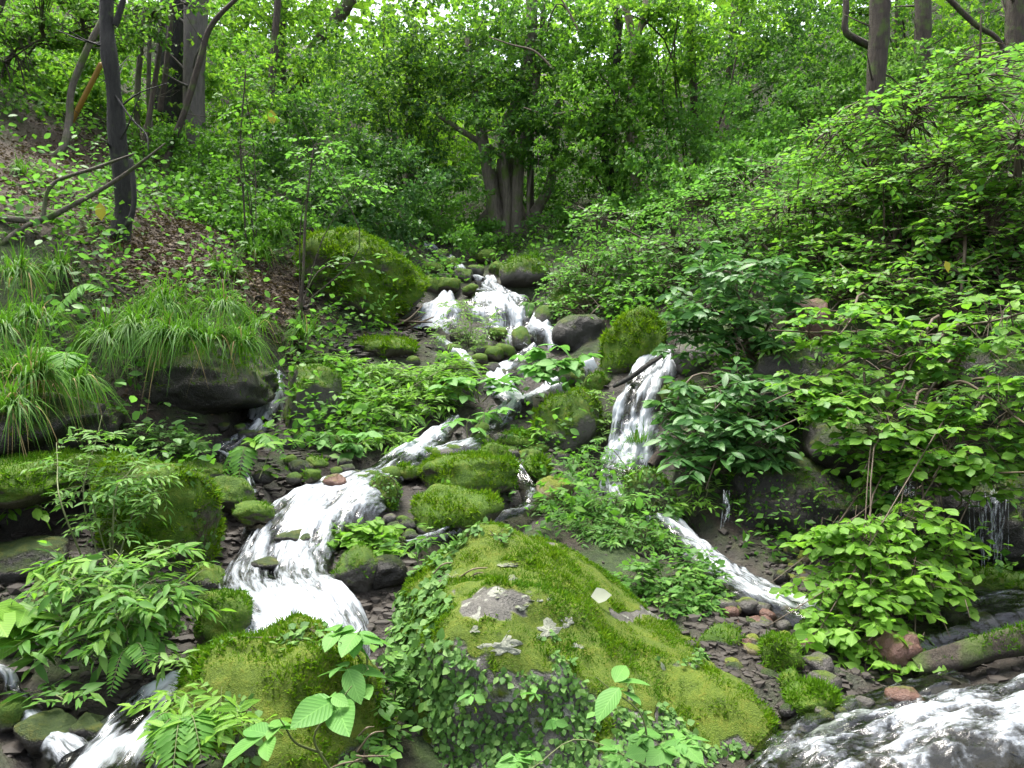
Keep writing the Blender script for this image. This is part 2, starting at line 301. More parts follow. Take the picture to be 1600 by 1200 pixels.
def water_mat():
    m, t, N, L = newmat('stream_water'); fa = N('ShaderNodeAttribute'); fa.attribute_name = 'foam'
    uv = N('ShaderNodeUVMap'); mp = N('ShaderNodeMapping'); mp.inputs['Scale'].default_value = (30, 4.5, 1); L(uv.outputs[0], mp.inputs[0])
    n1 = noise_n(N, L, mp.outputs[0], 1.0, 5, .62); n1.inputs['Distortion'].default_value = .6
    mp2 = N('ShaderNodeMapping'); mp2.inputs['Scale'].default_value = (85, 15, 1); L(uv.outputs[0], mp2.inputs[0]); n2 = noise_n(N, L, mp2.outputs[0], 1.0, 3)
    s = math_n(N, L, 'ADD', fa.outputs['Fac'], math_n(N, L, 'MULTIPLY', math_n(N, L, 'SUBTRACT', n1.outputs[0], .5), 1.5))
    s = math_n(N, L, 'ADD', s, math_n(N, L, 'MULTIPLY', math_n(N, L, 'SUBTRACT', n2.outputs[0], .5), .8))
    f = N('ShaderNodeMapRange'); f.interpolation_type = 'SMOOTHSTEP'; f.inputs[1].default_value = .12; f.inputs[2].default_value = 1.05; L(s, f.inputs[0])
    b = N('ShaderNodeBump'); b.inputs['Distance'].default_value = .025; b.inputs['Strength'].default_value = .35
    L(math_n(N, L, 'ADD', n1.outputs[0], math_n(N, L, 'MULTIPLY', n2.outputs[0], .4)), b.inputs['Height'])
    fo = N('ShaderNodeBsdfPrincipled'); fo.inputs['Base Color'].default_value = (.50,.54,.58,1); fo.inputs['Roughness'].default_value = .35
    L(b.outputs[0], fo.inputs['Normal'])
    tl = N('ShaderNodeBsdfTranslucent'); tl.inputs[0].default_value = (.50,.54,.58,1); fm = N('ShaderNodeMixShader'); fm.inputs[0].default_value = .3; L(fo.outputs[0], fm.inputs[1]); L(tl.outputs[0], fm.inputs[2])
    tp = N('ShaderNodeBsdfTransparent'); tp.inputs[0].default_value = (.74,.76,.70,1)
    gl = N('ShaderNodeBsdfGlossy'); gl.inputs['Roughness'].default_value = .08; L(b.outputs[0], gl.inputs['Normal'])
    fr = N('ShaderNodeFresnel'); fr.inputs[0].default_value = 1.33; L(b.outputs[0], fr.inputs['Normal'])
    cl = N('ShaderNodeMixShader'); L(math_n(N, L, 'ADD', fr.outputs[0], .03), cl.inputs[0]); L(tp.outputs[0], cl.inputs[1]); L(gl.outputs[0], cl.inputs[2])
    mx = N('ShaderNodeMixShader'); L(f.outputs[0], mx.inputs[0]); L(cl.outputs[0], mx.inputs[1]); L(fm.outputs[0], mx.inputs[2])
    o = N('ShaderNodeOutputMaterial'); L(mx.outputs[0], o.inputs[0]); return m
M['ground'] = ground_mat(); M['water'] = water_mat()

# ------------------------------------------------------------------ water: sheets that run down the slope
CHANNEL = []                                         # (points, half width) of every run, to hollow out the bed
def run(name, label, pts, foam=.45, lift=.05, seed=0, na=30, free=False, rough=1.0, an=1.0):
    """pts: (photo x, photo y, half width in photo px[, distance])"""
    c, hw = [], []
    for q in pts:
        b = P(q[0], q[1], q[3]) if len(q) > 3 and q[3] else hit(q[0], q[1])
        c.append(b); hw.append(q[2] / FPX * b[1])
    c = np.array(c); hw = np.array(hw); c[:, 2] = np.minimum.accumulate(c[:, 2])
    ln = np.linalg.norm(np.diff(c, axis=0), axis=1).sum(); n = int(np.clip(ln / .016, 24, 320))
    hw = np.interp(np.linspace(0, 1, n), np.linspace(0, 1, len(hw)), hw); p = catmull(c, n); p[:, 2] = np.minimum.accumulate(p[:, 2])
    if not free: CHANNEL.append((p[::3].copy(), hw[::3].copy()))
    t = norm(np.gradient(p, axis=0)); th = t.copy(); th[:, 2] = 0
    k = 9; th = np.stack([np.convolve(np.pad(th[:, i], k, mode='edge'), np.ones(2 * k + 1) / (2 * k + 1), 'valid') for i in range(3)], -1)
    if np.linalg.norm(th, axis=1).min() < .05: th = th + np.array([0, -.3, 0])
    lat = norm(np.cross(norm(th), np.array([0, 0, 1.]))); nrm = norm(np.cross(lat, t)); nrm = nrm * np.sign(nrm[:, 2:3] + 1e-6)
    steep = np.clip(-t[:, 2], 0, 1); s = np.linspace(-1, 1, na); d = np.concatenate([[0], np.cumsum(np.linalg.norm(np.diff(p, axis=0), axis=1))])
    S, D = np.meshgrid(s, d); W = S * hw[:, None]
    ed = 1 + .28 * noise3(np.stack([D * 3, np.sign(S) * 3, 0 * D], -1), seed)
    W = W * ed
    q3 = np.stack([W * 20 + 1.5 * noise3(np.stack([D * 2, W * 3, 0 * D], -1), seed + 9), D * 2.6 * an, 0 * D], -1); st = fbm(q3, 4, seed + 1)
    lump = fbm(np.stack([W * 7, D * 4, 0 * D], -1), 4, seed + 5)
    amp = (.012 + .045 * steep[:, None]) * rough
    h = lift + .006 * fbm(np.stack([W * 36, D * 20, 0 * D], -1), 2, seed + 7) + amp * st + (.018 + .03 * steep[:, None]) * rough * lump - .15 * np.abs(S) ** 5
    v = p[:, None] + lat[:, None] * W[..., None] + nrm[:, None] * h[..., None]
    fo = foam + .08 + .55 * steep[:, None] + .30 * st + .34 * lump - .75 * np.abs(S) ** 3
    fo = fo - .9 * np.clip(fbm(np.stack([W * 4.5, D * 2.4, 0 * D], -1), 3, seed + 13) - .02, 0, .7)
    uv = np.stack([W, D * an], -1)
    i = np.arange(n - 1)[:, None] * na; j = np.arange(na - 1)[None]; A = (i + j).ravel(); f = np.stack([A, A + 1, A + na + 1, A + na], -1)
    o = obj(name, mesh_np(name, v.reshape(-1, 3), f, M['water'], True, {'foam': np.clip(fo, -.3, 1.5).ravel()}, uv.reshape(-1, 2)))
    return tag(o, label, 'water', None, 'structure')

run('stream', 'broad white cascade tumbling down to the pool left of centre', [(712,655,14),(680,682,26),(640,712,34),(590,742,44),(530,768,88),(485,800,96),(450,850,88),(432,895,98),(448,935,120),(475,968,125),(490,1000,115),(480,1045,90)], .52, .05, 1, 60)
run('stream', 'white water leaving the pool towards the bottom left corner', [(480,975,60),(400,1000,50),(335,1038,36),(285,1075,56),(220,1125,74),(165,1180,92),(100,1260,110)], .66, .05, 2, 36)
run('waterfall', 'tall white fall right of centre beside the mossy dome boulder', [(1040,548,20,7.35),(1018,572,40,7.15),(1000,610,44,6.75),(988,660,40,6.55),(978,715,44,6.4),(970,748,50,6.2),(985,785,40,5.75),(1035,818,34,5.25)], .50, .05, 3, 40)
run('stream', 'white rivulet over brown gravel right of the big boulder', [(1035,815,26),(1085,855,30),(1130,895,42),(1175,925,52),(1225,950,48),(1290,975,44),(1360,1000,60)], .40, .05, 4, 36)
run('stream', 'foaming rapids filling the bottom right corner', [(1900,1060,120,3.3),(1700,1085,110,3.15),(1540,1118,120,3.02),(1400,1155,120,2.92),(1280,1200,110,2.8),(1150,1290,90,2.45)], .52, .03, 5, 90, False, 1.0, 2.6)
run('stream', 'clear brown shallows between the moss cushion stone and the rapids', [(1500,1062,30),(1420,1085,44),(1340,1112,56),(1270,1150,70),(1220,1200,70)], -.05, .035, 25, 40, False, .6, 2.0)
run('stream', 'shallow brown pool under the hanging bush', [(1720,940,80,4.15),(1560,955,90,4.1),(1430,985,80,3.9),(1340,1000,70,3.8)], -.25, .05, 6, 40, False, .5)
run('waterfall', 'wide thin curtain fall high in the centre of the gully', [(765,436,10),(772,455,32),(790,466,58),(797,485,58,9.05),(800,520,50,8.8),(805,545,32)], .38, .05, 7, 36)
run('waterfall', 'short white fall beside the big mossy boulder up the gully', [(700,462,14),(690,475,30,9.35),(682,500,34,9.1),(668,520,40,8.8)], .75, .05, 8, 24)
run('waterfall', 'zigzag white strand right of the curtain fall', [(862,478,8),(848,495,20),(845,515,20),(868,525,24),(876,545,18)], .6, .05, 9, 20)
run('stream', 'white run behind the big pale leaves in mid stream', [(830,545,14),(805,568,24),(782,592,26),(795,620,30),(815,634,32)], .7, .05, 10, 24)
run('stream', 'short white chute joining from beyond the big pale leaves', [(930,566,14),(905,578,18),(880,596,22),(850,612,22),(815,632,22)], .7, .05, 11, 24)
run('stream', 'broken white water dropping between stones below the curtain fall', [(690,535,16),(712,552,18),(735,580,16),(725,610,12)], .5, .05, 12, 20)
run('stream', 'thin water trickling among small stones above the yellow moss boulders', [(800,630,22),(770,665,16),(735,695,28),(700,706,30),(655,712,24)], .30, .04, 13, 24)
run('waterfall', 'small white fall at the end of the grassy overhang', [(438,582,10),(428,596,18,6.9),(416,625,24,6.6),(400,662,28,6.3)], .5, .05, 14, 24)
run('stream', 'little white spill below the grassy overhang', [(400,665,22),(365,692,16),(345,706,16),(385,745,10),(398,775,10)], .40, .04, 15, 20)
run('stream', 'white glimpse of water at the very left edge', [(-60,1040,20),(8,1062,16),(22,1090,14),(60,1140,30),(120,1190,40)], .5, .05, 16, 20)
run('stream', 'clear water sliding between the yellow moss boulders', [(800,735,20),(830,770,18),(815,800,22),(720,830,24),(640,860,26)], .12, .05, 17, 24)
run('stream', 'first water showing at the head of the gully', [(672,385,14),(700,402,16),(720,425,14),(758,440,10)], .45, .05, 21, 16)

# ------------------------------------------------------------------ ground sheet
_chp = np.concatenate([a for a, b in CHANNEL]); _chw = np.concatenate([b for a, b in CHANNEL])
def chan(x, y):
    """1 in a stream bed, falling to 0 on its banks; and the level of the water there"""
    x = np.asarray(x, float).ravel(); y = np.asarray(y, float).ravel(); out = np.zeros(len(x)); lev = np.full(len(x), 1e9)
    for i in range(0, len(x), 8000):
        d = np.hypot(x[i:i + 8000, None] - _chp[None, :, 0], y[i:i + 8000, None] - _chp[None, :, 1]) / (_chw[None] * 1.15 + .03)
        k = d.argmin(1); dm = d[np.arange(len(k)), k]
        out[i:i + 8000] = np.clip((1.5 - dm) / .5, 0, 1); lev[i:i + 8000] = _chp[k, 2]
    return out, lev
def blotch(px, py, cx, cy_, rx, ry): return np.exp(-((px - cx) / rx) ** 2 - ((py - cy_) / ry) ** 2)
def ground_z(x, y):
    z = terr0(x, y); p = np.stack([x, y, 0 * x], -1); far = np.clip((y - 3) / 8, .25, 1.2)
    z = z + .10 * far * fbm(p * 1.3, 4, 40)
    c, lev = chan(x, y); c = c.reshape(x.shape); lev = lev.reshape(x.shape)
    return np.where(c > 0, z * (1 - c) + (np.minimum(z, lev) - .05 + .03 * fbm(p * 6, 3, 41)) * c, z), c
ny, nx = 320, 260
yy = np.concatenate([np.linspace(-4, 2, 20)[:-1], 2 * (60 / 2) ** np.linspace(0, 1, ny - 19)])
U, V = np.meshgrid(np.linspace(-1, 1, nx), yy); X = np.sign(U) * np.abs(U) ** 1.15 * (5 + .95 * np.maximum(V, 0)); Yg = V
Z, wet = ground_z(X, Yg)
gx, gy, _ = proj(np.stack([X, np.maximum(Yg, .5), Z], -1))
lit = blotch(gx, gy, 265, 400, 105, 65) + .9 * blotch(gx, gy, 90, 265, 130, 60) + .8 * blotch(gx, gy, 420, 470, 60, 60) + .7 * blotch(gx, gy, 40, 40, 80, 50) + .35 * blotch(gx, gy, 1180, 1000, 90, 60)
lit = np.clip(lit * 1.6 + .35 * fbm(np.stack([X, Yg, Z], -1) * 2.5, 3, 9) * (lit > .1), 0, 1) * (Yg > 2)
wet_shade = np.maximum(wet, np.clip(1.3 * blotch(gx, gy, 1200, 990, 130, 90) + blotch(gx, gy, 760, 700, 160, 60) + blotch(gx, gy, 50, 850, 130, 90), 0, 1) * (Yg > 2))  # stream beds are wet; the last patch paints the left hollow's shade
ii = np.arange(len(yy) - 1)[:, None] * nx; jj = np.arange(nx - 1)[None]; A = (ii + jj).ravel()
G = obj('ground', mesh_np('ground', np.stack([X, Yg, Z], -1).reshape(-1, 3), np.stack([A, A + 1, A + nx + 1, A + nx], -1), M['ground'], True, {'litter': lit.ravel(), 'wet': wet_shade.ravel()}))
tag(G, 'steep wooded slope with soil, leaf litter and stream beds', 'ground', None, 'structure')
def gz(x, y): return ground_z(np.atleast_1d(np.asarray(x, float)), np.atleast_1d(np.asarray(y, float)))[0]
def on_ground(px, py):
    p = hit(px, py); p[2] = gz(p[0], p[1])[0]; return p

# ------------------------------------------------------------------ stones
_ICO = {}
def ico(n):
    if n not in _ICO:
        b = bmesh.new(); bmesh.ops.create_icosphere(b, subdivisions=n, radius=1.0)
        _ICO[n] = (np.array([q.co[:] for q in b.verts]), np.array([[x.index for x in f.verts] for f in b.faces])); b.free()
    return _ICO[n]
def lump_shape(n, seed, facets=7, rough=1.0, box=.25):
    v, f = ico(n); g = np.random.default_rng(seed); v = v.copy()
    pn = norm(g.normal(size=(facets, 3))); pd = g.uniform(.62, .9, facets)
    v = v / (np.abs(v) ** 4).sum(1, keepdims=True) ** (.25 * box)
    for a, b in zip(pn, pd): v = v - np.maximum(v @ a - b, 0)[:, None] * .82 * a
    u = norm(v); v = v * (1 + rough * (.16 * fbm(u * 1.3, 2, seed * .37) + .07 * fbm(u * 3.5, 3, seed * .71) + .022 * fbm(u * 11, 3, seed * .13)))[:, None]
    lo, hi = v.min(0), v.max(0); return (v - (lo + hi) / 2) / ((hi - lo) / 2), f
def tufts(v, f, dens, size, thr, seed, maskf=None):
    """points on the faces of a stone that face the sky, for moss"""
    a, b, c = v[f[:, 0]], v[f[:, 1]], v[f[:, 2]]; n = np.cross(b - a, c - a); ar = np.linalg.norm(n, axis=1) / 2; n = norm(n)
    g = np.random.default_rng(seed); cnt = g.poisson(ar * dens); k = np.repeat(np.arange(len(f)), cnt)
    if not len(k): return np.zeros((0, 3)), np.zeros((0, 3))
    r1, r2 = g.random(len(k)), g.random(len(k)); s = np.sqrt(r1); p = (1 - s)[:, None] * a[k] + (s * (1 - r2))[:, None] * b[k] + (s * r2)[:, None] * c[k]
    m = n[k, 2] + .9 * fbm(p * 4.5, 4, 3.3, .65) + .25 * g.normal(size=len(k)) > thr
    if maskf is not None: m &= maskf(p, n[k])
    return p[m], n[k][m]
def leaf_tmpl(ns, ratio, peak=.45, droop=.12, fold=.1, point=1.0):
    t = np.linspace(0, 1, ns + 1); wdt = ratio * .5 * (np.sin(np.pi * t ** (math.log(.5) / math.log(peak)))) ** point; wdt[0] = wdt[-1] = 0
    v = [(0, 0, 0)]; 
    for k in range(1, ns): v += [(t[k], wdt[k], -droop * t[k] ** 2 + fold * wdt[k] * 2), (t[k], 0, -droop * t[k] ** 2), (t[k], -wdt[k], -droop * t[k] ** 2 + fold * wdt[k] * 2)]
    v.append((1, 0, -droop)); f = [(0, 2, 1), (0, 3, 2)]
    for k in range(ns - 2):
        q = 1 + 3 * k
        f += [(q, q + 1, q + 4), (q, q + 4, q + 3), (q + 1, q + 2, q + 5), (q + 1, q + 5, q + 4)]
    q = 1 + 3 * (ns - 2); e = len(v) - 1; f += [(q, q + 1, e), (q + 1, q + 2, e)]
    v = np.array(v, float); return v, np.array(f), v[:, :2].copy()
TM = {'oval': leaf_tmpl(3, .58, .5, .14, .10, .8), 'obov': leaf_tmpl(4, .62, .60, .16, .10, .85), 'lance': leaf_tmpl(3, .30, .40, .22, .12), 'long': leaf_tmpl(4, .34, .55, .20, .10, .9),
      'big': leaf_tmpl(7, .60, .45, .20, .10, .8), 'heart': leaf_tmpl(3, .80, .35, .15, .06, .7), 'far': leaf_tmpl(2, .62, .5, .12, .15), 'far3': leaf_tmpl(3, .55, .45, .14, .12),
      'moss': (np.array([(0, -.16, 0), (0, .16, 0), (.6, 0, .10), (1, 0, -.05)], float), np.array([(0, 2, 1), (0, 3, 2)]), np.zeros((4, 2)))}
def frames(d, n):
    x = norm(d); y = norm(np.cross(n, x)); z = np.cross(x, y); return np.stack([x, y, z], -1)      # columns
def scatter(name, tm, T, D, Nn, S, mat, tint=None, uv=True):
    v, f, u = TM[tm]; F = frames(D, Nn) * np.asarray(S, float)[:, None, None]
    V = np.einsum('nij,kj->nki', F, v) + T[:, None]; n, k = len(T), len(v)
    ff = (f[None] + (np.arange(n) * k)[:, None, None]).reshape(-1, 3)
    if tint is None: tint = rng.random(n)
    return mesh_np(name, V.reshape(-1, 3), ff, mat, True, {'tint': np.repeat(tint, k)}, np.tile(u, (n, 1)) if uv else None)
_LEAFMESH = {}
def leaf_objects(parent, tm, T, D, Nn, S, mat, name='leaf'):
    key = (tm, mat.name)
    if key not in _LEAFMESH: v, f, u = TM[tm]; _LEAFMESH[key] = mesh_np(name, v, f, mat, True, None, u)
    F = frames(D, Nn); pl = np.array(parent.location)
    for t, m3, s in zip(T, F, S):
        o = bpy.data.objects.new(name, _LEAFMESH[key]); COL.objects.link(o); o.parent = parent
        mt = np.eye(4); mt[:3, :3] = m3 * s; mt[:3, 3] = t - pl; o.matrix_local = Matrix(mt.tolist())
def moss_part(parent, v, f, dens, size, thr, seed, mat, maskf=None, name='moss'):
    p, n = tufts(v, f, dens, size, thr, seed, maskf)
    if not len(p): return
    g = np.random.default_rng(seed + 1); hgt = np.clip(1 + .9 * fbm(p * 9, 2, 2.2), .35, 2); d = n * .75 + g.normal(size=n.shape) * .55 + np.array([0, 0, .2])
    tint = np.clip(.42 + .55 * fbm(p * 3.0, 4, seed * .1, .7) + .16 * g.normal(size=len(p)), .02, .98)
    o = obj(name, scatter(name, 'moss', p - n * .004, d, g.normal(size=n.shape), size * hgt * g.uniform(.5, 1.4, len(p)), mat, tint, False), parent); o['kind'] = 'stuff'

ROCKS = {}
def boulder(label, px, py, wp, hp, mat='rock', Y=None, seed=None, sub=4, moss=0, rot=0, deep=.9, group=None, name='boulder', thr=.5, facets=7, sink=.12, mm='mossg'):
    """px,py: middle in the photo; wp,hp: its size there. It stands on the slope below its lower edge."""
    seed = seed if seed is not None else int(px * 7 + py * 13) % 9973
    if Y is None: Y = hit(px, py + hp * .42)[1]
    c = P(px, py, Y + wp / FPX * Y * .35); sx = wp / FPX * c[1] / 2; sz = hp / FPX * c[1] / 2 * (1 + sink); sy = max(sx, sz) * deep
    v, f = lump_shape(sub, seed, facets); v = v * np.array([sx, sy, sz]); a = R(rot)
    v = np.stack([v[:, 0] * math.cos(a) - v[:, 2] * math.sin(a), v[:, 1], v[:, 0] * math.sin(a) + v[:, 2] * math.cos(a)], -1) + c - np.array([0, 0, sz * sink])
    base = np.array([c[0], c[1], v[:, 2].min()]); t = empty(name, base); tag(t, label, 'boulder' if name == 'boulder' else 'stone', group)
    obj('stone_body', mesh_np('stone_body', v, f, M[mat]), t)
    if moss: moss_part(t, v, f, moss * 1.5, .015 + .0026 * c[1], thr, seed, M[mm])
    ROCKS[label] = (t, v, f); return t, v, f

def star_rock(label, center, ctrl, mat, sub=6, seed=5, back=None, name='boulder', amp=1.0, baref=None):
    """closed boulder whose surface passes through measured points (photo x, photo y, distance)"""
    C = P(*center); q = np.array(ctrl, float); p = P(q[:, 0], q[:, 1], q[:, 2])
    if back is not None: p = np.concatenate([p, C + np.array(back, float)])
    d = norm(p - C); r = np.linalg.norm(p - C, axis=1); ker = lambda a, b: np.sqrt(((a[:, None] - b[None]) ** 2).sum(-1) + .01)
    wgt = np.linalg.solve(ker(d, d) - .02 * np.eye(len(d)), r - r.mean()); v, f = ico(sub)
    rr = np.maximum(ker(v, d) @ wgt + r.mean(), r.min() * .6); v = v * rr[:, None]
    v = v * (1 + amp * (.055 * fbm(v * 2.5, 3, seed) + .030 * fbm(v * 8, 3, seed + 3) + .006 * fbm(v * 30, 2, seed + 5)))[:, None] + C
    t = empty(name, (C[0], C[1], v[:, 2].min())); tag(t, label, 'boulder'); obj('stone_body', mesh_np('stone_body', v, f, M[mat], True, {'bare': baref(v)} if baref else None), t)
    return t, v, f

# ------------------------------------------------------------------ boulders
def hero_bare(p):
    x, y, _ = proj(p); q = .45 * fbm(p * 7, 4, 8, .65)
    b_ = .85 * blotch(x, y, 770, 945, 58, 42) + .5 * blotch(x, y, 695, 915, 34, 18) + .7 * blotch(x, y, 1090, 1030, 30, 14) + .6 * blotch(x, y, 1000, 960, 40, 16)
    return np.clip((b_ + .8 * np.clip((y - 990 - .38 * np.maximum(x - 800, 0)) / 60, 0, 1) + q - .35) * 2.5, 0, 1)
hero, hv, hf = star_rock('huge moss topped boulder with pale lichen and creeper in the near middle', (880,1120,3.75), [
 (770,815,4.05),(700,850,3.95),(830,835,4.05),(650,905,3.85),(620,960,3.72),(612,1040,3.55),(610,1120,3.4),(615,1195,3.2),(690,885,3.8),(840,890,3.72),
 (720,930,3.32),(790,925,3.26),(700,1000,3.06),(780,1010,3.00),(840,975,3.2),(760,885,3.72),(890,900,3.82),(940,940,3.75),(990,985,3.65),(1050,1010,3.6),(1110,1045,3.42),(1165,1080,3.25),(1198,1140,3.08),(1215,1200,2.95),
 (900,1000,3.28),(960,1050,3.25),(1040,1090,3.22),(1110,1150,3.1),(680,1080,3.02),(760,1100,2.94),(860,1100,2.96),(940,1150,2.94),(700,1190,2.94),(800,1190,2.87),(900,1195,2.88),(1040,1200,2.88),(800,1330,2.62),(1000,1330,2.62)],
 'hero', 6, 5, [(-.1,.75,.35),(.3,.75,.15),(.6,.6,-.2),(-.5,.5,0),(0,.8,-.4),(-.5,.3,-.6),(.8,.3,-.6),(0,0,-.9),(.3,-.3,-.95),(-.4,-.3,-.9)], baref=hero_bare)
def hero_mask(p, n):
    x, y, _ = proj(p)
    return hero_bare(p) < .3
SCAB = [(790,1012,26,18),(858,985,20,15),(838,935,22,6),(708,900,20,5),(800,907,8,6),(797,882,14,4),(888,973,10,8),(782,930,14,7),(693,1025,9,6),(740,985,8,5),(905,1010,7,5),(815,950,9,5)]
def off_scab(p):
    x, y, _ = proj(p); return sum(((x - a) / (c * .95)) ** 2 + ((y - e) / (d_ * .95)) ** 2 < 1 for a, e, c, d_ in SCAB) == 0
moss_part(hero, hv, hf, 17000, .019, -.15, 77, M['moss'], lambda p, n: hero_mask(p, n) & off_scab(p) & (fbm(p * 2.6, 3, 21) > -.35))
moss_part(hero, hv, hf, 17000, .015, -.1, 78, M['mossg'], lambda p, n: hero_mask(p, n) & off_scab(p) & (fbm(p * 2.6, 3, 21) < .15))
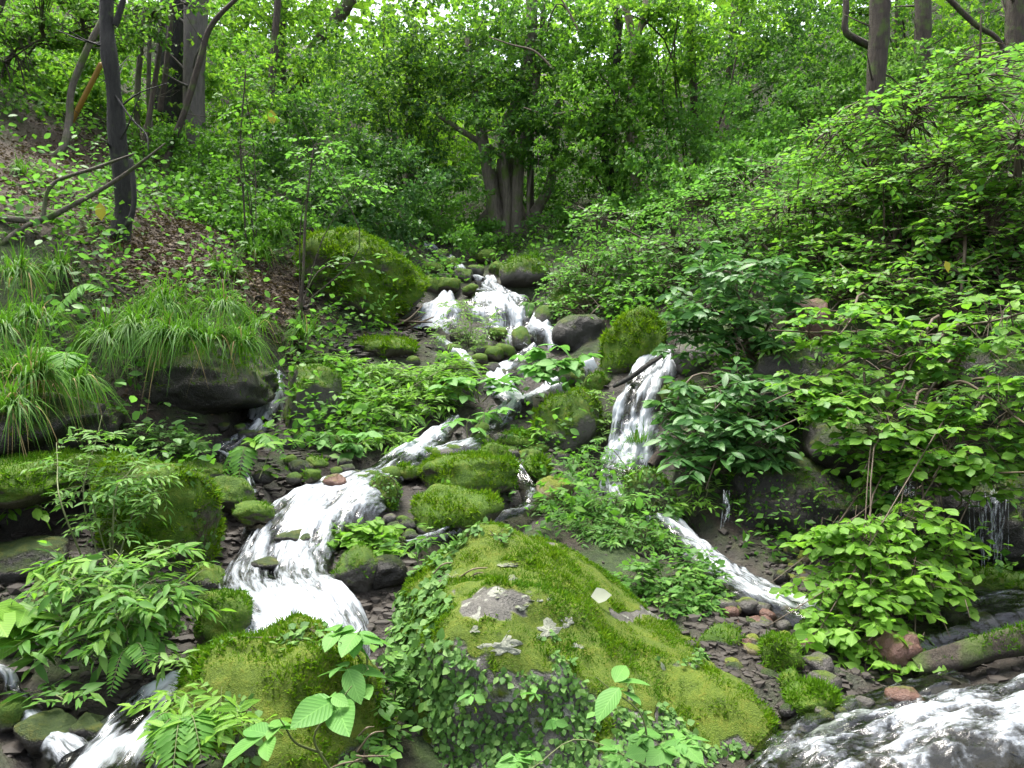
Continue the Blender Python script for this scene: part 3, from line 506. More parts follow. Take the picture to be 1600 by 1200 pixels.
# ivy-clad boulders
b2, b2v, b2f = boulder('creeper covered mossy boulder in front at bottom left of middle', 430, 1150, 400, 330, 'hero', 2.75, 41, 5, 9000, 0, .8, thr=.35, mm='moss')
b6, b6v, b6f = boulder('dark rock buried under lance leaved herbs at lower left', 150, 1015, 300, 210, 'dark', 3.35, 43, 5, 5000, 0, .7, thr=.45)
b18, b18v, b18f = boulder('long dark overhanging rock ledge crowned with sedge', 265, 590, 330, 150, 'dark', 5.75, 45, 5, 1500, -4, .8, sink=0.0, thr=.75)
b4, b4v, b4f = boulder('large square mossy block beside the left cascade', 240, 800, 215, 190, 'rockhi', 4.1, 47, 5, 8000, 0, .7, thr=-.3, facets=5, mm='moss')
BL = [ # label, x, y, w, h, material, extra
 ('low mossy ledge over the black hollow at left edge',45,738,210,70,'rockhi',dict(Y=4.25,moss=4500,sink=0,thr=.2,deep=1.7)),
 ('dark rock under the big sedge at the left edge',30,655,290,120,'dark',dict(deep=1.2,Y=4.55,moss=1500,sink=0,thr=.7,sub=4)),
 ('added black rock standing in for shade in the left hollow',35,880,150,80,'dark',dict(sub=4)),  # dark stone added to deepen the shade of the hollow
 ('round mossy boulder with a dark notch beside the white pool',352,965,92,88,'rockhi',dict(moss=5000,thr=.2,mm='mossg')),
 ('brown mossy rock half hidden behind the herbs at left',108,912,95,80,'rock',dict(moss=3000)),
 ('low wet rock where the cascade meets the pool',325,902,62,40,'rock',dict(moss=3000)),
 ('mossy rock standing in the left side of the cascade',398,808,66,58,'rockhi',dict(sink=-.35,moss=4000,thr=.2)),
 ('small round moss rock at the head of the cascade',496,726,36,30,'rockhi',dict(sink=-.35,moss=2500,sub=3)),
 ('small moss rock parting the cascade water',488,748,32,36,'rockhi',dict(sink=-.35,moss=2500,sub=3)),
 ('dark reddish wet rock in the cascade',524,757,36,38,'red',dict(sink=-.35,sub=3)),
 ('dark wet rock veiled by the middle of the cascade',462,842,58,34,'dark',dict(sub=4,sink=-.3)),
 ('dark wet rock near the foot of the cascade',415,885,48,28,'dark',dict(sub=3,sink=-.3)),
 ('dark wet rock parting the cascade on its right',520,812,44,32,'dark',dict(sub=3,sink=-.3)),
 ('speckled green boulder right of the cascade',594,770,66,58,'rockhi',dict(moss=6000,thr=-.1)),
 ('yellow mossed flat boulder just above the huge boulder',716,800,146,84,'rockhi',dict(sink=0,moss=7000,thr=-.1,mm='moss',deep=.8)),
 ('broad yellow green mossy boulder behind the flat one',728,748,166,78,'rockhi',dict(sink=0,moss=6000,thr=-.1,mm='moss',deep=.8)),
 ('thin slab of bright moss left of the broad mossy boulder',640,738,42,26,'rockhi',dict(moss=4000,sub=3,thr=0)),
 ('small mossy stone on the bank of the trickle',668,708,38,24,'rockhi',dict(moss=3000,sub=3,thr=0)),
 ('round green stone behind the tan boulder',836,734,46,40,'rockhi',dict(moss=5000,thr=-.1,sub=3)),
 ('tan bare boulder with yellow moss near centre',868,765,62,42,'tan',dict(sub=4,facets=9)),
 ('flat tan stone lying above the round green stone',815,711,36,16,'tan',dict(sub=3)),
 ('long mossy stone above the flat tan stone',806,690,72,32,'rockhi',dict(moss=4000,sub=4,thr=.1)),
 ('speckled mossy stone left of the flat tan stone',770,708,50,36,'rockhi',dict(moss=4000,sub=3,thr=.1)),
 ('large mossy boulder with yellow herbs in mid stream',886,660,115,110,'rock',dict(moss=3500,thr=.3,mm='moss')),
 ('tall bright mossy dome boulder beside the white fall',988,532,92,112,'rockhi',dict(Y=7.4,moss=3500,thr=-.4,rot=-14,mm='moss')),
 ('huge mossy boulder at the upper left of the gully',568,437,205,140,'rockhi',dict(Y=8.5,moss=2600,thr=-.1,rot=-12,sub=5,mm='moss')),
 ('brown mossy rock between the two high falls',815,527,32,36,'rock',dict(sub=3)),
 ('mossy block under the herb bank left of centre',488,625,90,115,'rock',dict(moss=2500,sub=4)),
 ('low moss mat boulder above the herb bank',598,543,110,36,'rockhi',dict(moss=2500,sub=4,thr=0,mm='moss')),
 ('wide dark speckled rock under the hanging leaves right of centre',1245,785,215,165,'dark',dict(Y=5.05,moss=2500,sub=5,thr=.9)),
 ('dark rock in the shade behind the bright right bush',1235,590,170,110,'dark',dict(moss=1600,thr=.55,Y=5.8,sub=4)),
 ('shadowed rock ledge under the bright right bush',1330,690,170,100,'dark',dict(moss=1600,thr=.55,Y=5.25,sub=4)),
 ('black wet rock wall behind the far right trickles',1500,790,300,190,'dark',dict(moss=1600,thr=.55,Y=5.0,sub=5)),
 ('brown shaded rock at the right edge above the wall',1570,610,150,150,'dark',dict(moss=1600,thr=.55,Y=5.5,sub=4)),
 ('speckled mossy boulder at the foot of the white fall',1018,768,90,80,'rock',dict(moss=5000,thr=.1)),
 ('mossy rock flanking the white fall on its right',1066,618,70,42,'rockhi',dict(moss=2500,sub=3,thr=.1)),
 ('upright mossy stone on the gravel by the rivulet',1222,1028,62,74,'rockhi',dict(moss=6000,sub=4,thr=.2,sink=.05)),
 ('small green stone leaning before the upright one',1238,1066,40,42,'rockhi',dict(moss=6000,sub=3,thr=.1)),
 ('bright moss cushion stone at the edge of the rapids',1266,1096,82,50,'rockhi',dict(moss=12000,sub=4,thr=-.4)),
 ('grey angular stone behind the moss cushion',1290,1070,54,42,'bare',dict(sub=3)),
 ('purplish grey stone above the moss cushion',1278,1040,50,36,'bare',dict(sub=3)),
 ('reddish brown boulder under the tip of the hanging bush',1402,1018,74,66,'red',dict(sub=4,facets=9)),
 ('brick red stone on the gravel',1180,973,26,22,'red',dict(sub=3)),
 ('dark mossy slab tucked beside the huge boulder',1128,1000,80,44,'rock',dict(moss=3000,sub=3)),
 ('mossy rock at the right edge beyond the pool',1555,925,130,66,'rock',dict(moss=3000,sub=4)),
 ('bright green moss stone cut by the right edge',1598,935,44,54,'rockhi',dict(moss=5000,sub=3,thr=0)),
 ('grey stone standing in the brown pool',1480,965,34,30,'bare',dict(sub=3)),
 ('flat wet stone in the brown pool',1535,968,46,24,'bare',dict(sub=3)),
 ('brown wet stone at the margin of the rapids',1412,1088,60,34,'red',dict(sub=3)),
 ('dark wet rock in the bottom left rapids',78,1142,110,66,'dark',dict(sub=4)),
 ('second dark wet rock nearer the white water at bottom left',148,1140,64,52,'dark',dict(sub=3)),
 ('tan mossy rock at the left edge above the dark rocks',22,1112,56,52,'rock',dict(sub=3)),
 ('wet dark rock under the leafy plant left of the huge boulder',606,892,70,50,'dark',dict(sub=4)),
 ('mossy creeper rock at the right side of the cascade',560,885,80,64,'rock',dict(moss=6000,thr=.1,sub=4)),
 ('dark mossy stone at the crest of the mid stream',930,600,50,36,'rockhi',dict(moss=2500,sub=3,thr=.2)),
 ('leaning dark stone behind the big pale leaves',893,585,44,40,'rock',dict(sub=3)),
 ('dark rock overhung by shrubs beside the zigzag strand',905,520,90,60,'dark',dict(sub=4)),
 ('mossy rock right of the curtain fall',850,494,42,36,'rock',dict(sub=3)),
 ('mossy rock hump where the shrubs begin right of the gully',900,470,80,46,'rockhi',dict(sub=3,moss=1500)),
 ('low rock beneath the little sedge by the gully',820,425,80,50,'rock',dict(sub=3,moss=1500)),
 ('brown stone at the top of the trickle',515,690,40,34,'rock',dict(sub=3)),
 ('dark stone below the small left fall',440,690,50,34,'dark',dict(sub=3)),
 ('flat wet slab below the grassy ledge',300,735,110,40,'rock',dict(sub=4,moss=2500,Y=5.0)),
 ('mossy stone under the fern beside the cascade',362,770,70,56,'rock',dict(sub=4,moss=3000)),
 ('pale grey rock right of the white fall under evergreen leaves',1085,560,70,50,'bare',dict(sub=3)),
 ('brown rock peeping between the evergreen shrubs',1265,500,70,70,'red',dict(sub=3,Y=6.1)),
]
for lb, x, y, w_, h_, mt, kw in BL: boulder(lb, x, y, w_, h_, mt, **kw)
GR1 = 'mossy stones at the head of the gully'
for i, (x, y, w_, h_) in enumerate([(648,408,40,30),(676,422,36,26),(704,412,34,24),(722,432,34,26),(700,446,40,28),(668,444,44,32),(742,424,30,22),(640,434,30,26),(760,400,34,24),(690,398,26,20),(735,452,26,20),(780,420,34,26)]):
    boulder('mossy stone in the jumble at the head of the gully', x, y, w_, h_, 'rockhi' if i % 3 else 'rock', sub=3, seed=300 + i, group=GR1, name='stone')
# loose stones of the stream beds
def stones(n, area, sz, mats, label, group, seed):
    g = np.random.default_rng(seed); k = 0
    while k < n:
        x = g.normal(area[0], area[2]); y = g.normal(area[1], area[3])
        if abs(x - area[0]) > 2 * area[2] or abs(y - area[1]) > 2 * area[3]: continue
        s = g.uniform(*sz); mt = mats[g.integers(len(mats))]; boulder({'bare': 'grey ', 'red': 'reddish ', 'tan': 'tan ', 'dark': 'dark ', 'rock': 'brown mossy ', 'rockhi': 'green mossy '}[mt] + label, x, y, s * 1.25, s * .85, mt, sub=2, seed=int(g.integers(9999)), group=group, name='stone', facets=9, sink=.1); k += 1
stones(46, (1195, 990, 50, 34), (12, 30), ['bare', 'red', 'tan', 'bare', 'dark', 'rock'], 'small loose stone on the brown gravel right of the huge boulder', 'stones on the right gravel', 5)
stones(14, (1235, 880, 20, 16), (12, 26), ['bare', 'tan', 'dark'], 'small loose stone on the bank above the rivulet', 'stones above the rivulet', 6)
stones(60, (790, 715, 60, 26), (14, 30), ['rockhi', 'rock', 'rockhi', 'bare'], 'small stone in the shallow bed at the middle of the stream', 'stones in the middle bed', 7)
stones(18, (420, 685, 40, 14), (12, 26), ['bare', 'dark', 'rock'], 'small stone below the little fall at left', 'stones below the left fall', 8)
stones(14, (500, 740, 60, 12), (16, 30), ['rockhi', 'rock', 'dark'], 'stone breaking the head of the left cascade', 'stones in the left cascade', 13)
stones(10, (1290, 1110, 60, 12), (14, 28), ['dark', 'bare'], 'wet stone at the near edge of the rapids', 'stones by the rapids', 14)
stones(12, (640, 825, 26, 14), (14, 28), ['bare', 'dark', 'rock'], 'small stone left of the flat yellow moss boulder', 'stones by the flat moss boulder', 9)
stones(14, (1480, 960, 70, 20), (14, 30), ['bare', 'dark', 'rock'], 'small stone in the brown pool at right', 'stones in the brown pool', 10)
stones(16, (740, 560, 50, 24), (14, 28), ['rock', 'dark', 'rockhi'], 'stone splitting the water below the curtain fall', 'stones below the curtain fall', 12)
# gravel nobody could count
def gravel(n, area, sz, seed):
    g = np.random.default_rng(seed); out = []
    a = hit(area[0], area[1]); pts = np.stack([g.normal(a[0], area[2], n), g.normal(a[1], area[3], n)], -1); z = gz(pts[:, 0], pts[:, 1])
    v, f = lump_shape(1, seed, 9, 1.6); S = sz[0] + (sz[1] - sz[0]) * g.random(n) ** 2.2; th = g.uniform(0, 6.28, n); c, s = np.cos(th), np.sin(th); B = v[None] * (S[:, None, None] * np.stack([g.uniform(.9, 1.7, n), g.uniform(.7, 1.2, n), g.uniform(.35, .8, n)], -1)[:, None])
    V = np.stack([B[..., 0] * c[:, None] - B[..., 1] * s[:, None], B[..., 0] * s[:, None] + B[..., 1] * c[:, None], B[..., 2]], -1) + np.concatenate([pts, z[:, None]], 1)[:, None]
    return V.reshape(-1, 3), (f[None] + (np.arange(n) * len(v))[:, None, None]).reshape(-1, 3)
so = Soup()
for ar, n, sz in (((1190,985,.45,.4), 1000, (.007,.034)), ((1240,880,.3,.3), 500, (.008,.024)), ((790,710,.8,.6), 600, (.01,.05)), ((430,690,.4,.3), 400, (.01,.03)), ((1450,980,.7,.35), 400, (.008,.03)), ((1300,1080,.4,.2), 400, (.008,.02)), ((590,950,.3,.4), 500, (.008,.04)), ((330,1030,.3,.4), 700, (.01,.04)), ((60,900,.5,.5), 700, (.01,.045)), ((400,800,.3,.5), 700, (.01,.04)), ((560,540,.5,.8), 700, (.012,.05))):
    so.add(*gravel(n, ar, sz, n))
tag(obj('gravel', so.mesh('gravel', M['gravel'], False)), 'brown gravel of the stream beds', 'gravel', None, 'stuff')


def strand_mat():
    m, t, N, L = newmat('falling_water'); g = N('ShaderNodeNewGeometry'); mp = N('ShaderNodeMapping'); mp.inputs['Scale'].default_value = (60, 60, 16); L(g.outputs['Position'], mp.inputs[0])
    n = noise_n(N, L, mp.outputs[0], 1, 3); a = N('ShaderNodeBsdfTransparent'); f = N('ShaderNodeBsdfPrincipled'); f.inputs['Base Color'].default_value = (.5,.54,.58,1); f.inputs['Roughness'].default_value = .3
    x = N('ShaderNodeMixShader'); L(math_n(N, L, 'MULTIPLY', math_n(N, L, 'SUBTRACT', n.outputs[0], .44), 1.7, True), x.inputs[0]); L(a.outputs[0], x.inputs[1]); L(f.outputs[0], x.inputs[2])
    o = N('ShaderNodeOutputMaterial'); L(x.outputs[0], o.inputs[0]); return m
M['strand'] = strand_mat()
def strands(label, px, w_, y0, y1, Y, n, seed):
    g = np.random.default_rng(seed); so = Soup()
    for i in range(n):
        x = px + g.normal() * w_; a = y0 + g.uniform(-8, 12); e = y1 - g.random() ** 2 * (y1 - y0) * .5; k = Y + g.normal() * .02
        tube(so, [P(x, a, k + .10), P(x + g.normal(), a + 8, k), P(x + g.normal() * 3, (a + e) / 2, k - .02), P(x + g.normal() * 5, e, k - .03)], np.array([.003, .005, .004, .0025]) * g.uniform(.5, 1.5), 4, 16, .5, i)
    tag(obj('waterfall', so.mesh('waterfall', M['strand'])), label, 'water', None, 'structure')
strands('thin water strands falling under the leafy overhang at far right', 1550, 13, 768, 890, 4.85, 26, 1)
strands('thin water strands falling behind the hanging bush', 1412, 14, 755, 830, 4.85, 22, 2)
strands('narrow trickle beside the speckled dark rock', 1134, 3, 770, 830, 5.05, 6, 3)
# ------------------------------------------------------------------ plants
UP = np.array([0, 0, 1.])
def spray_leaves(p, d, L, n, size, style, g, tilt=.35):
    """leaves of many twigs at once: p start, d direction, L length of each twig"""
    S = len(p); T, D, N = [], [], []
    side0 = norm(np.cross(d, UP))
    for i in range(n):
        if style == 'whorl':
            k = i % 5; ring = i // 5; t = np.full(S, 1.0 - .45 * ring); ang = k * 2 * np.pi / 5 + g.uniform(-.3, .3, S) + ring
            e1 = norm(d * np.array([1, 1, .3])); e2 = norm(np.cross(UP, e1)); ld = e1 * np.cos(ang)[:, None] + e2 * np.sin(ang)[:, None] + e1 * .25 + np.array([0, 0, -.15]) + g.normal(size=(S, 3)) * .12
            nn = UP + .3 * e1 + g.normal(size=(S, 3)) * tilt
        elif style == 'rand':
            t = g.random(S); ld = d * .5 + g.normal(size=(S, 3)) * .8 + np.array([0, 0, -.25]); nn = UP * .9 + g.normal(size=(S, 3)) * tilt * 1.6
        else:
            j = i // 2 if style == 'opp' else i; m = (n + 1) // 2 if style == 'opp' else n
            t = np.full(S, (j + .9) / m); sd = 1 if i % 2 else -1
            if i >= n - 1: sd = .12 * sd
            ld = d * .62 + side0 * sd * .9 + np.array([0, 0, -.12]) + g.normal(size=(S, 3)) * .16; nn = UP + g.normal(size=(S, 3)) * tilt
        T.append(p + d * (L * t)[:, None] + np.array([0, 0, -1]) * (.14 * L * t * t)[:, None] + g.normal(size=(S, 3)) * size * .06); D.append(ld); N.append(nn)
    T, D, N = (np.concatenate(q) for q in (T, D, N)); s = size * g.uniform(.45, 1.15, len(T)); return T, D, N, s
def plant(name, label, cat, base, blobs, tm, size, mat, nleaf=9, style='alt', twig=.3, nobj=0, stem=('twig', .012), group=None, seed=1, tilt=.35, flat=.25, droop=0.0, stems=True, shell=.5, twigs=True, crown='foliage', trunk=None, second=None, dens=1.0):
    """blobs: (photo x, photo y, half width px, half height px, distance, number of twigs): where the leaf masses hang"""
    g = np.random.default_rng(seed); b0 = P(*base) if len(base) > 2 else on_ground(*base)
    root = empty(name, b0); tag(root, label, cat, group); sk = []; PP, DD, TC = [], [], []
    nobj = int(nobj * .66) if nobj > 90 else nobj
    for (px, py, rx, ry, Y, cnt) in blobs:
        cnt = int(cnt * dens + .5); c = P(px, py, Y); r = np.array([rx / FPX * Y, max(rx * .75, ry) / FPX * Y, ry / FPX * Y])
        u = norm(g.normal(size=(cnt, 3))) * (g.random(cnt) ** (1 / 3 * shell))[:, None]
        cl = g.random(cnt)
        if crown == 'crown':
            kk = max(4, cnt // 11); cc = g.normal(size=(kk, 3)) * .66; ix = g.integers(kk, size=cnt); u = cc[ix] + g.normal(size=(cnt, 3)) * .15; cl = g.random(kk)[ix]
        TC.append(cl)
        p = c + u * r
        d = u * np.array([1, 1, flat]) + g.normal(size=(cnt, 3)) * np.array([.45, .45, .2]) + np.array([0, 0, .08 - droop])
        p[:, 2] = np.maximum(p[:, 2], terr0(p[:, 0], p[:, 1]) + .03)
        PP.append(p); DD.append(norm(d))
        if stems:
            mid = (b0 + c) / 2 + g.normal(size=3) * .12 * np.linalg.norm(c - b0) + np.array([0, 0, .15 * np.linalg.norm(c - b0)])
            sk.append(catmull([b0 + g.normal(size=3) * .02, mid, c, c + (c - mid) * .5], 14))
    PP, DD = np.concatenate(PP), np.concatenate(DD); L = twig * g.uniform(.6, 1.25, len(PP)); PP = PP - DD * (L * .5)[:, None]
    if stems:
        for q in sk:
            so = Soup(); tube(so, q, np.linspace(stem[1], stem[1] * .3, len(q)), 5); obj('stem', so.mesh('stem', M[stem[0]]), root)
    if twigs:
        allp = np.concatenate(sk) if sk else None; so = Soup(); 
        for p, d, l in zip(PP, DD, L):
            e = p + d * l - UP * .14 * l; m = p + d * l * .5 - UP * .035 * l; pts = [p, m, e]; r0 = stem[1] * .2
            if allp is not None:
                k = np.linalg.norm(allp - p, axis=1).argmin(); q = allp[k]; pts = [q, (q + p) / 2 + np.array([0, 0, .08 * np.linalg.norm(p - q)]), p, m, e]
            tube(so, pts, np.linspace(r0 * 1.6, r0 * .6, len(pts)), 3)
        tw = obj('twigs', so.mesh('twigs', M[stem[0]]), root); tw['kind'] = 'stuff'
    T, D, N, S = spray_leaves(PP, DD, L, nleaf, size, style, g, tilt)
    TN = np.clip(np.tile(np.concatenate(TC), nleaf) * .65 + .35 * g.random(len(T)), 0, .99); keep = g.random(len(T)) < .93; T, D, N, S, TN = T[keep], D[keep], N[keep], S[keep], TN[keep]
    if nobj:
        x, y, dep = proj(T); sc = S / np.maximum(dep, .3) * ((x > -20) & (x < 1620) & (y > -20) & (y < 1220)); o = np.argsort(-sc); a, b = o[:nobj], o[nobj:]
        leaf_objects(root, tm, T[a], D[a], N[a], S[a], M[mat])
    else: b = np.arange(len(T))
    if len(b):
        if second is not None:
            pick = g.random(len(b)) < second[1]; b2_ = b[pick]; b = b[~pick]
            if len(b2_): q = obj('foliage', scatter('foliage', tm, T[b2_], D[b2_], N[b2_], S[b2_], M[second[0]], TN[b2_]), root); q['kind'] = 'stuff'
        q = obj(crown, scatter(crown, tm, T[b], D[b], N[b], S[b], M[mat], TN[b]), root); q['kind'] = 'stuff'
    return root
def stemmed(name, label, pts, radpx, mat, cat='tree', limbs=(), root=None, sides=10, wob=.12, seed=0, n=40, group=None, part='trunk'):
    """trunk along (photo x, photo y, distance); radius in photo px"""
    p = np.array([P(*q) for q in pts]); r = np.array([a / FPX * q[2] for a, q in zip(radpx, pts)])
    if part == 'trunk' or name == 'leaning_tree':
        z = gz(p[0, 0], p[0, 1])[0]
        if p[0, 2] > z - .05:
            q = p[0].copy(); q[:2] += (p[0] - p[1])[:2] * .3; q[2] = gz(q[0], q[1])[0] - .15; p = np.concatenate([[q], p]); r = np.concatenate([[r[0] * 1.25], r])
    if root is None: root = empty(name, p[0]); tag(root, label, cat, group)
    so = Soup(); tube(so, p, r, sides, n, wob, seed); obj(part, so.mesh(part, M[mat]), root)
    if part == 'trunk' and len(p) > 3:
        gg = np.random.default_rng(seed + 900); so = Soup(); pc = catmull(p, 30)
        for k in range(7):
            a = pc[gg.integers(10, 29)]; d = norm(gg.normal(size=3) * np.array([1, 1, .4]) + UP * .5); l = min(.55, r.mean() * gg.uniform(6, 14) + .12)
            tube(so, [a, a + d * l * .5 + gg.normal(size=3) * .04, a + d * l + UP * .1 * l], [r.mean() * .16, r.mean() * .1, r.mean() * .04], 4, 8)
        q = obj('twigs', so.mesh('twigs', M[mat]), root); q['kind'] = 'stuff'
    for lp, lr in limbs:
        q = np.array([P(*a) for a in lp]); rr = np.array([a / FPX * b[2] for a, b in zip(lr, lp)]); so = Soup(); tube(so, q, rr, 6, 20, wob, seed + 1); obj('limb', so.mesh('limb', M[mat]), root)
    return root

# --- bright broad-leaved shrubs on the right bank
plant('hanging_shrub', 'bright green shrub hanging low over the gravel at bottom right', 'shrub', (1470,735,5.15),
 [(1290,845,50,26,4.15,12),(1350,830,60,36,4.1,30),(1420,815,60,36,4.15,26),(1480,860,50,26,4.1,14),(1390,885,95,40,4.0,48),(1310,910,60,34,3.95,24),(1450,915,55,26,3.95,14),(1360,945,80,36,3.85,40),(1340,1000,60,34,3.75,28),(1365,1050,36,34,3.68,18),(1375,1090,20,20,3.6,7),(1430,1000,32,20,3.7,7),(1280,985,32,22,3.75,7),(1500,905,24,16,4.0,4)],
 'obov', .08, 'broad', 9, 'whorl', .2, 300, ('twig', .006), tilt=.45, flat=.3, shell=1.0, dens=1.15, seed=21, droop=.25)
plant('leafy_shrub', 'bright green layered shrub spreading from the right bank', 'shrub', (1465,610,5.9),
 [(1265,600,50,20,4.9,14),(1310,625,75,40,4.8,34),(1390,650,95,45,4.6,52),(1490,690,100,55,4.5,60),(1570,640,50,60,4.4,26),(1400,560,70,45,4.8,34),(1330,500,80,32,5.0,30),(1450,545,50,45,4.8,22),(1560,500,60,50,4.6,26),(1540,740,60,40,4.4,24),(1360,700,60,40,4.6,24),(1270,520,40,18,5.1,9),(1350,760,45,25,4.6,14),(1440,740,60,30,4.5,24)],
 'obov', .088, 'broad', 10, 'whorl', .18, 300, ('twig', .013), seed=22, flat=.1, second=('upper', .35))
plant('leafy_shrub', 'tall pale green shrub filling the upper right side', 'shrub', (1470,420,7.2),
 [(1530,130,90,60,6.8,110),(1590,230,70,80,6.2,110),(1430,190,110,60,7.2,150),(1330,235,100,50,7.6,130),(1480,280,130,60,6.8,190),(1370,310,120,50,7.2,170),(1260,330,100,45,7.6,130),(1540,350,90,60,6.4,140),(1420,440,110,35,6.4,90),(1330,450,80,30,6.6,60),(1500,480,70,30,6.0,50),(1420,390,120,45,6.8,160),(1300,400,90,40,7.2,110),(1560,430,60,40,6.2,70)],
 'oval', .078, 'broad', 9, 'alt', .32, 300, ('twig', .022), seed=23, flat=.2, tilt=.42, second=('upper', .45))
plant('leafy_shrub', 'mid green layered shrub left of the tall pale one', 'shrub', (1130,420,8.8),
 [(1180,280,80,35,8.8,90),(1110,330,90,35,8.8,100),(1200,370,90,35,8.2,100),(1080,395,90,35,8.6,100),(1000,400,80,32,9.0,90),(950,345,60,25,9.6,50),(1180,420,90,30,7.8,80),(1060,440,70,30,8.4,60),(1240,440,70,30,7.2,60)],
 'oval', .075, 'upper', 9, 'alt', .30, 200, ('twig', .02), seed=24, flat=.2, tilt=.42)
plant('small_leaved_shrub', 'fine leaved drooping shrub over the top of the white fall', 'shrub', (960,470,8.9),
 [(925,430,55,40,9.0,80),(880,450,40,35,9.2,40),(920,480,60,30,8.7,60),(1000,470,50,35,8.5,60),(905,510,30,20,8.4,20)], 'oval', .06, 'upper', 9, 'alt', .22, 60, ('twig', .015), dens=1.8, seed=25, flat=.1)
plant('evergreen_shrub', 'dark glossy whorled shrub above the right fall', 'shrub', (1180,560,6.3),
 [(1110,430,60,40,6.6,30),(1180,440,70,45,6.3,40),(1120,490,60,35,6.3,30),(1200,500,55,40,6.1,26),(1070,520,40,35,6.5,18),(1160,540,50,25,6.1,14)], 'long', .145, 'glossy', 10, 'whorl', .16, 220, ('twig', .014), dens=1.0, seed=26, tilt=.5, flat=.3)
plant('evergreen_shrub', 'dark glossy whorled shrub leaning over the brown log', 'shrub', (1190,610,5.8),
 [(1110,605,55,28,5.6,20),(1175,600,45,25,5.6,14),(1090,670,60,35,5.5,26),(1160,670,65,40,5.4,32),(1120,715,60,28,5.3,22),(1190,710,35,28,5.3,12),(1050,640,30,22,5.7,8)], 'long', .14, 'glossy', 10, 'whorl', .15, 220, ('twig', .012), dens=1.0, seed=27, tilt=.5, flat=.3)
plant('feathery_shrub', 'feathery fine leaved shrub right of the huge boulder', 'shrub', (960,850,5.2),
 [(900,800,55,28,5.4,44),(960,790,60,30,5.4,50),(1020,790,50,28,5.3,40),(930,840,60,32,5.1,50),(990,840,55,35,5.0,46),(1030,850,30,25,4.9,16)], 'lance', .062, 'herb', 10, 'opp', .17, 150, ('stem', .006), dens=1.5, seed=28, flat=.2, second=('upper', .5))
plant('feathery_shrub', 'bluish feathery shrub at the foot of the white fall', 'shrub', (980,740,6.2),
 [(920,735,40,22,6.1,24),(960,725,40,22,6.1,22),(1010,745,40,18,5.8,18),(935,700,25,18,6.2,10)], 'lance', .06, 'upper', 9, 'opp', .16, 50, ('stem', .005), seed=29)
plant('ground_herb', 'dense low bright herbs on the right flank of the huge boulder', 'herb', (1050,950,4.3),
 [(990,905,40,28,4.3,34),(1050,900,55,35,4.3,54),(1100,910,40,30,4.35,34),(1040,945,55,28,4.1,44),(1100,950,35,25,4.1,24),(1085,870,35,22,4.5,20)], 'oval', .052, 'herb', 8, 'opp', .12, 250, ('stem', .004), seed=30, flat=.4)
plant('ground_herb', 'low herbs around the brown log below the evergreen shrub', 'herb', (1110,760,5.3), [(1105,770,30,18,5.2,12),(1075,790,20,14,5.2,6)], 'lance', .08, 'broad', 7, 'opp', .12, 40, ('stem', .004), seed=31)
# --- centre
plant('herb_bank', 'dense green herb bank left of the middle stream', 'herb', (560,660,6.6),
 [(500,575,40,24,7.2,30),(560,590,60,30,7.1,60),(620,595,55,28,7.1,50),(680,600,50,24,7.1,40),(520,630,60,30,6.7,56),(590,640,70,32,6.6,70),(660,635,50,28,6.8,40),(560,690,60,25,6.2,40),(610,700,40,22,6.1,22),(710,575,40,20,7.4,26)], 'lance', .105, 'broad', 9, 'opp', .2, 250, ('stem', .005), dens=1.45, seed=32, flat=.35, second=('pale', .25))
plant('herb_clump', 'yellow green feathery herb in front of the curtain fall', 'herb', (730,540,8.2), [(715,490,35,26,8.4,44),(745,510,40,28,8.3,50),(700,525,35,22,8.2,30),(750,540,30,16,8.1,20)], 'lance', .07, 'pale', 9, 'opp', .2, 60, ('stem', .005), dens=.75, seed=33)
plant('broad_leaved_herb', 'pale broad leaved plant in the middle of the stream', 'herb', (850,600,7.2), [(830,560,30,12,7.2,5),(870,555,35,14,7.1,7),(900,560,18,10,7.1,4),(850,580,34,12,7.0,7),(815,580,18,12,7.1,3)], 'big', .16, 'hydr', 6, 'whorl', .12, 200, ('stem', .006), seed=34, flat=.2, tilt=.2)
plant('broad_leaved_herb', 'pale broad leaved plant left of the mid stream white water', 'herb', (750,625,7.0), [(755,600,36,12,6.9,6),(720,605,30,12,6.9,5),(790,598,20,12,6.9,4)], 'big', .15, 'hydr', 6, 'whorl', .12, 120, ('stem', .006), seed=35, flat=.2, tilt=.2)
plant('broad_leaved_herb', 'small star shaped pale plant above the trickle', 'herb', (735,690,6.3), [(732,655,22,10,6.3,3),(760,640,20,10,6.4,3)], 'big', .13, 'hydr', 5, 'whorl', .08, 60, ('stem', .005), seed=36, flat=.2, tilt=.2)
plant('broad_leaved_herb', 'pale broad leaved plant under the herb bank', 'herb', (545,715,5.8), [(530,685,28,14,5.8,5),(570,690,30,14,5.8,5)], 'big', .12, 'hydr', 6, 'whorl', .1, 80, ('stem', .005), seed=37, flat=.2, tilt=.2)
plant('yellow_herb', 'yellowish upright herb on the mid stream boulder', 'herb', (925,670,6.9), [(900,640,35,16,6.9,16),(935,630,30,25,6.8,26),(950,670,22,30,6.7,24),(890,660,25,14,6.8,10)], 'lance', .075, 'pale', 9, 'opp', .2, 80, ('stem', .005), seed=38)
plant('yellow_herb', 'small bright herb at the front of the mid stream boulder', 'herb', (845,690,6.6), [(845,675,16,10,6.5,4)], 'lance', .09, 'broad', 7, 'whorl', .08, 30, ('stem', .004), seed=39)
plant('leafy_herb', 'leafy plant on the rock right of the left cascade', 'herb', (565,870,4.7), [(545,845,32,24,4.6,16),(585,835,36,22,4.6,20),(600,870,30,22,4.5,12),(540,890,28,20,4.5,10)], 'oval', .075, 'broad', 8, 'opp', .12, 120, ('stem', .004), seed=40)
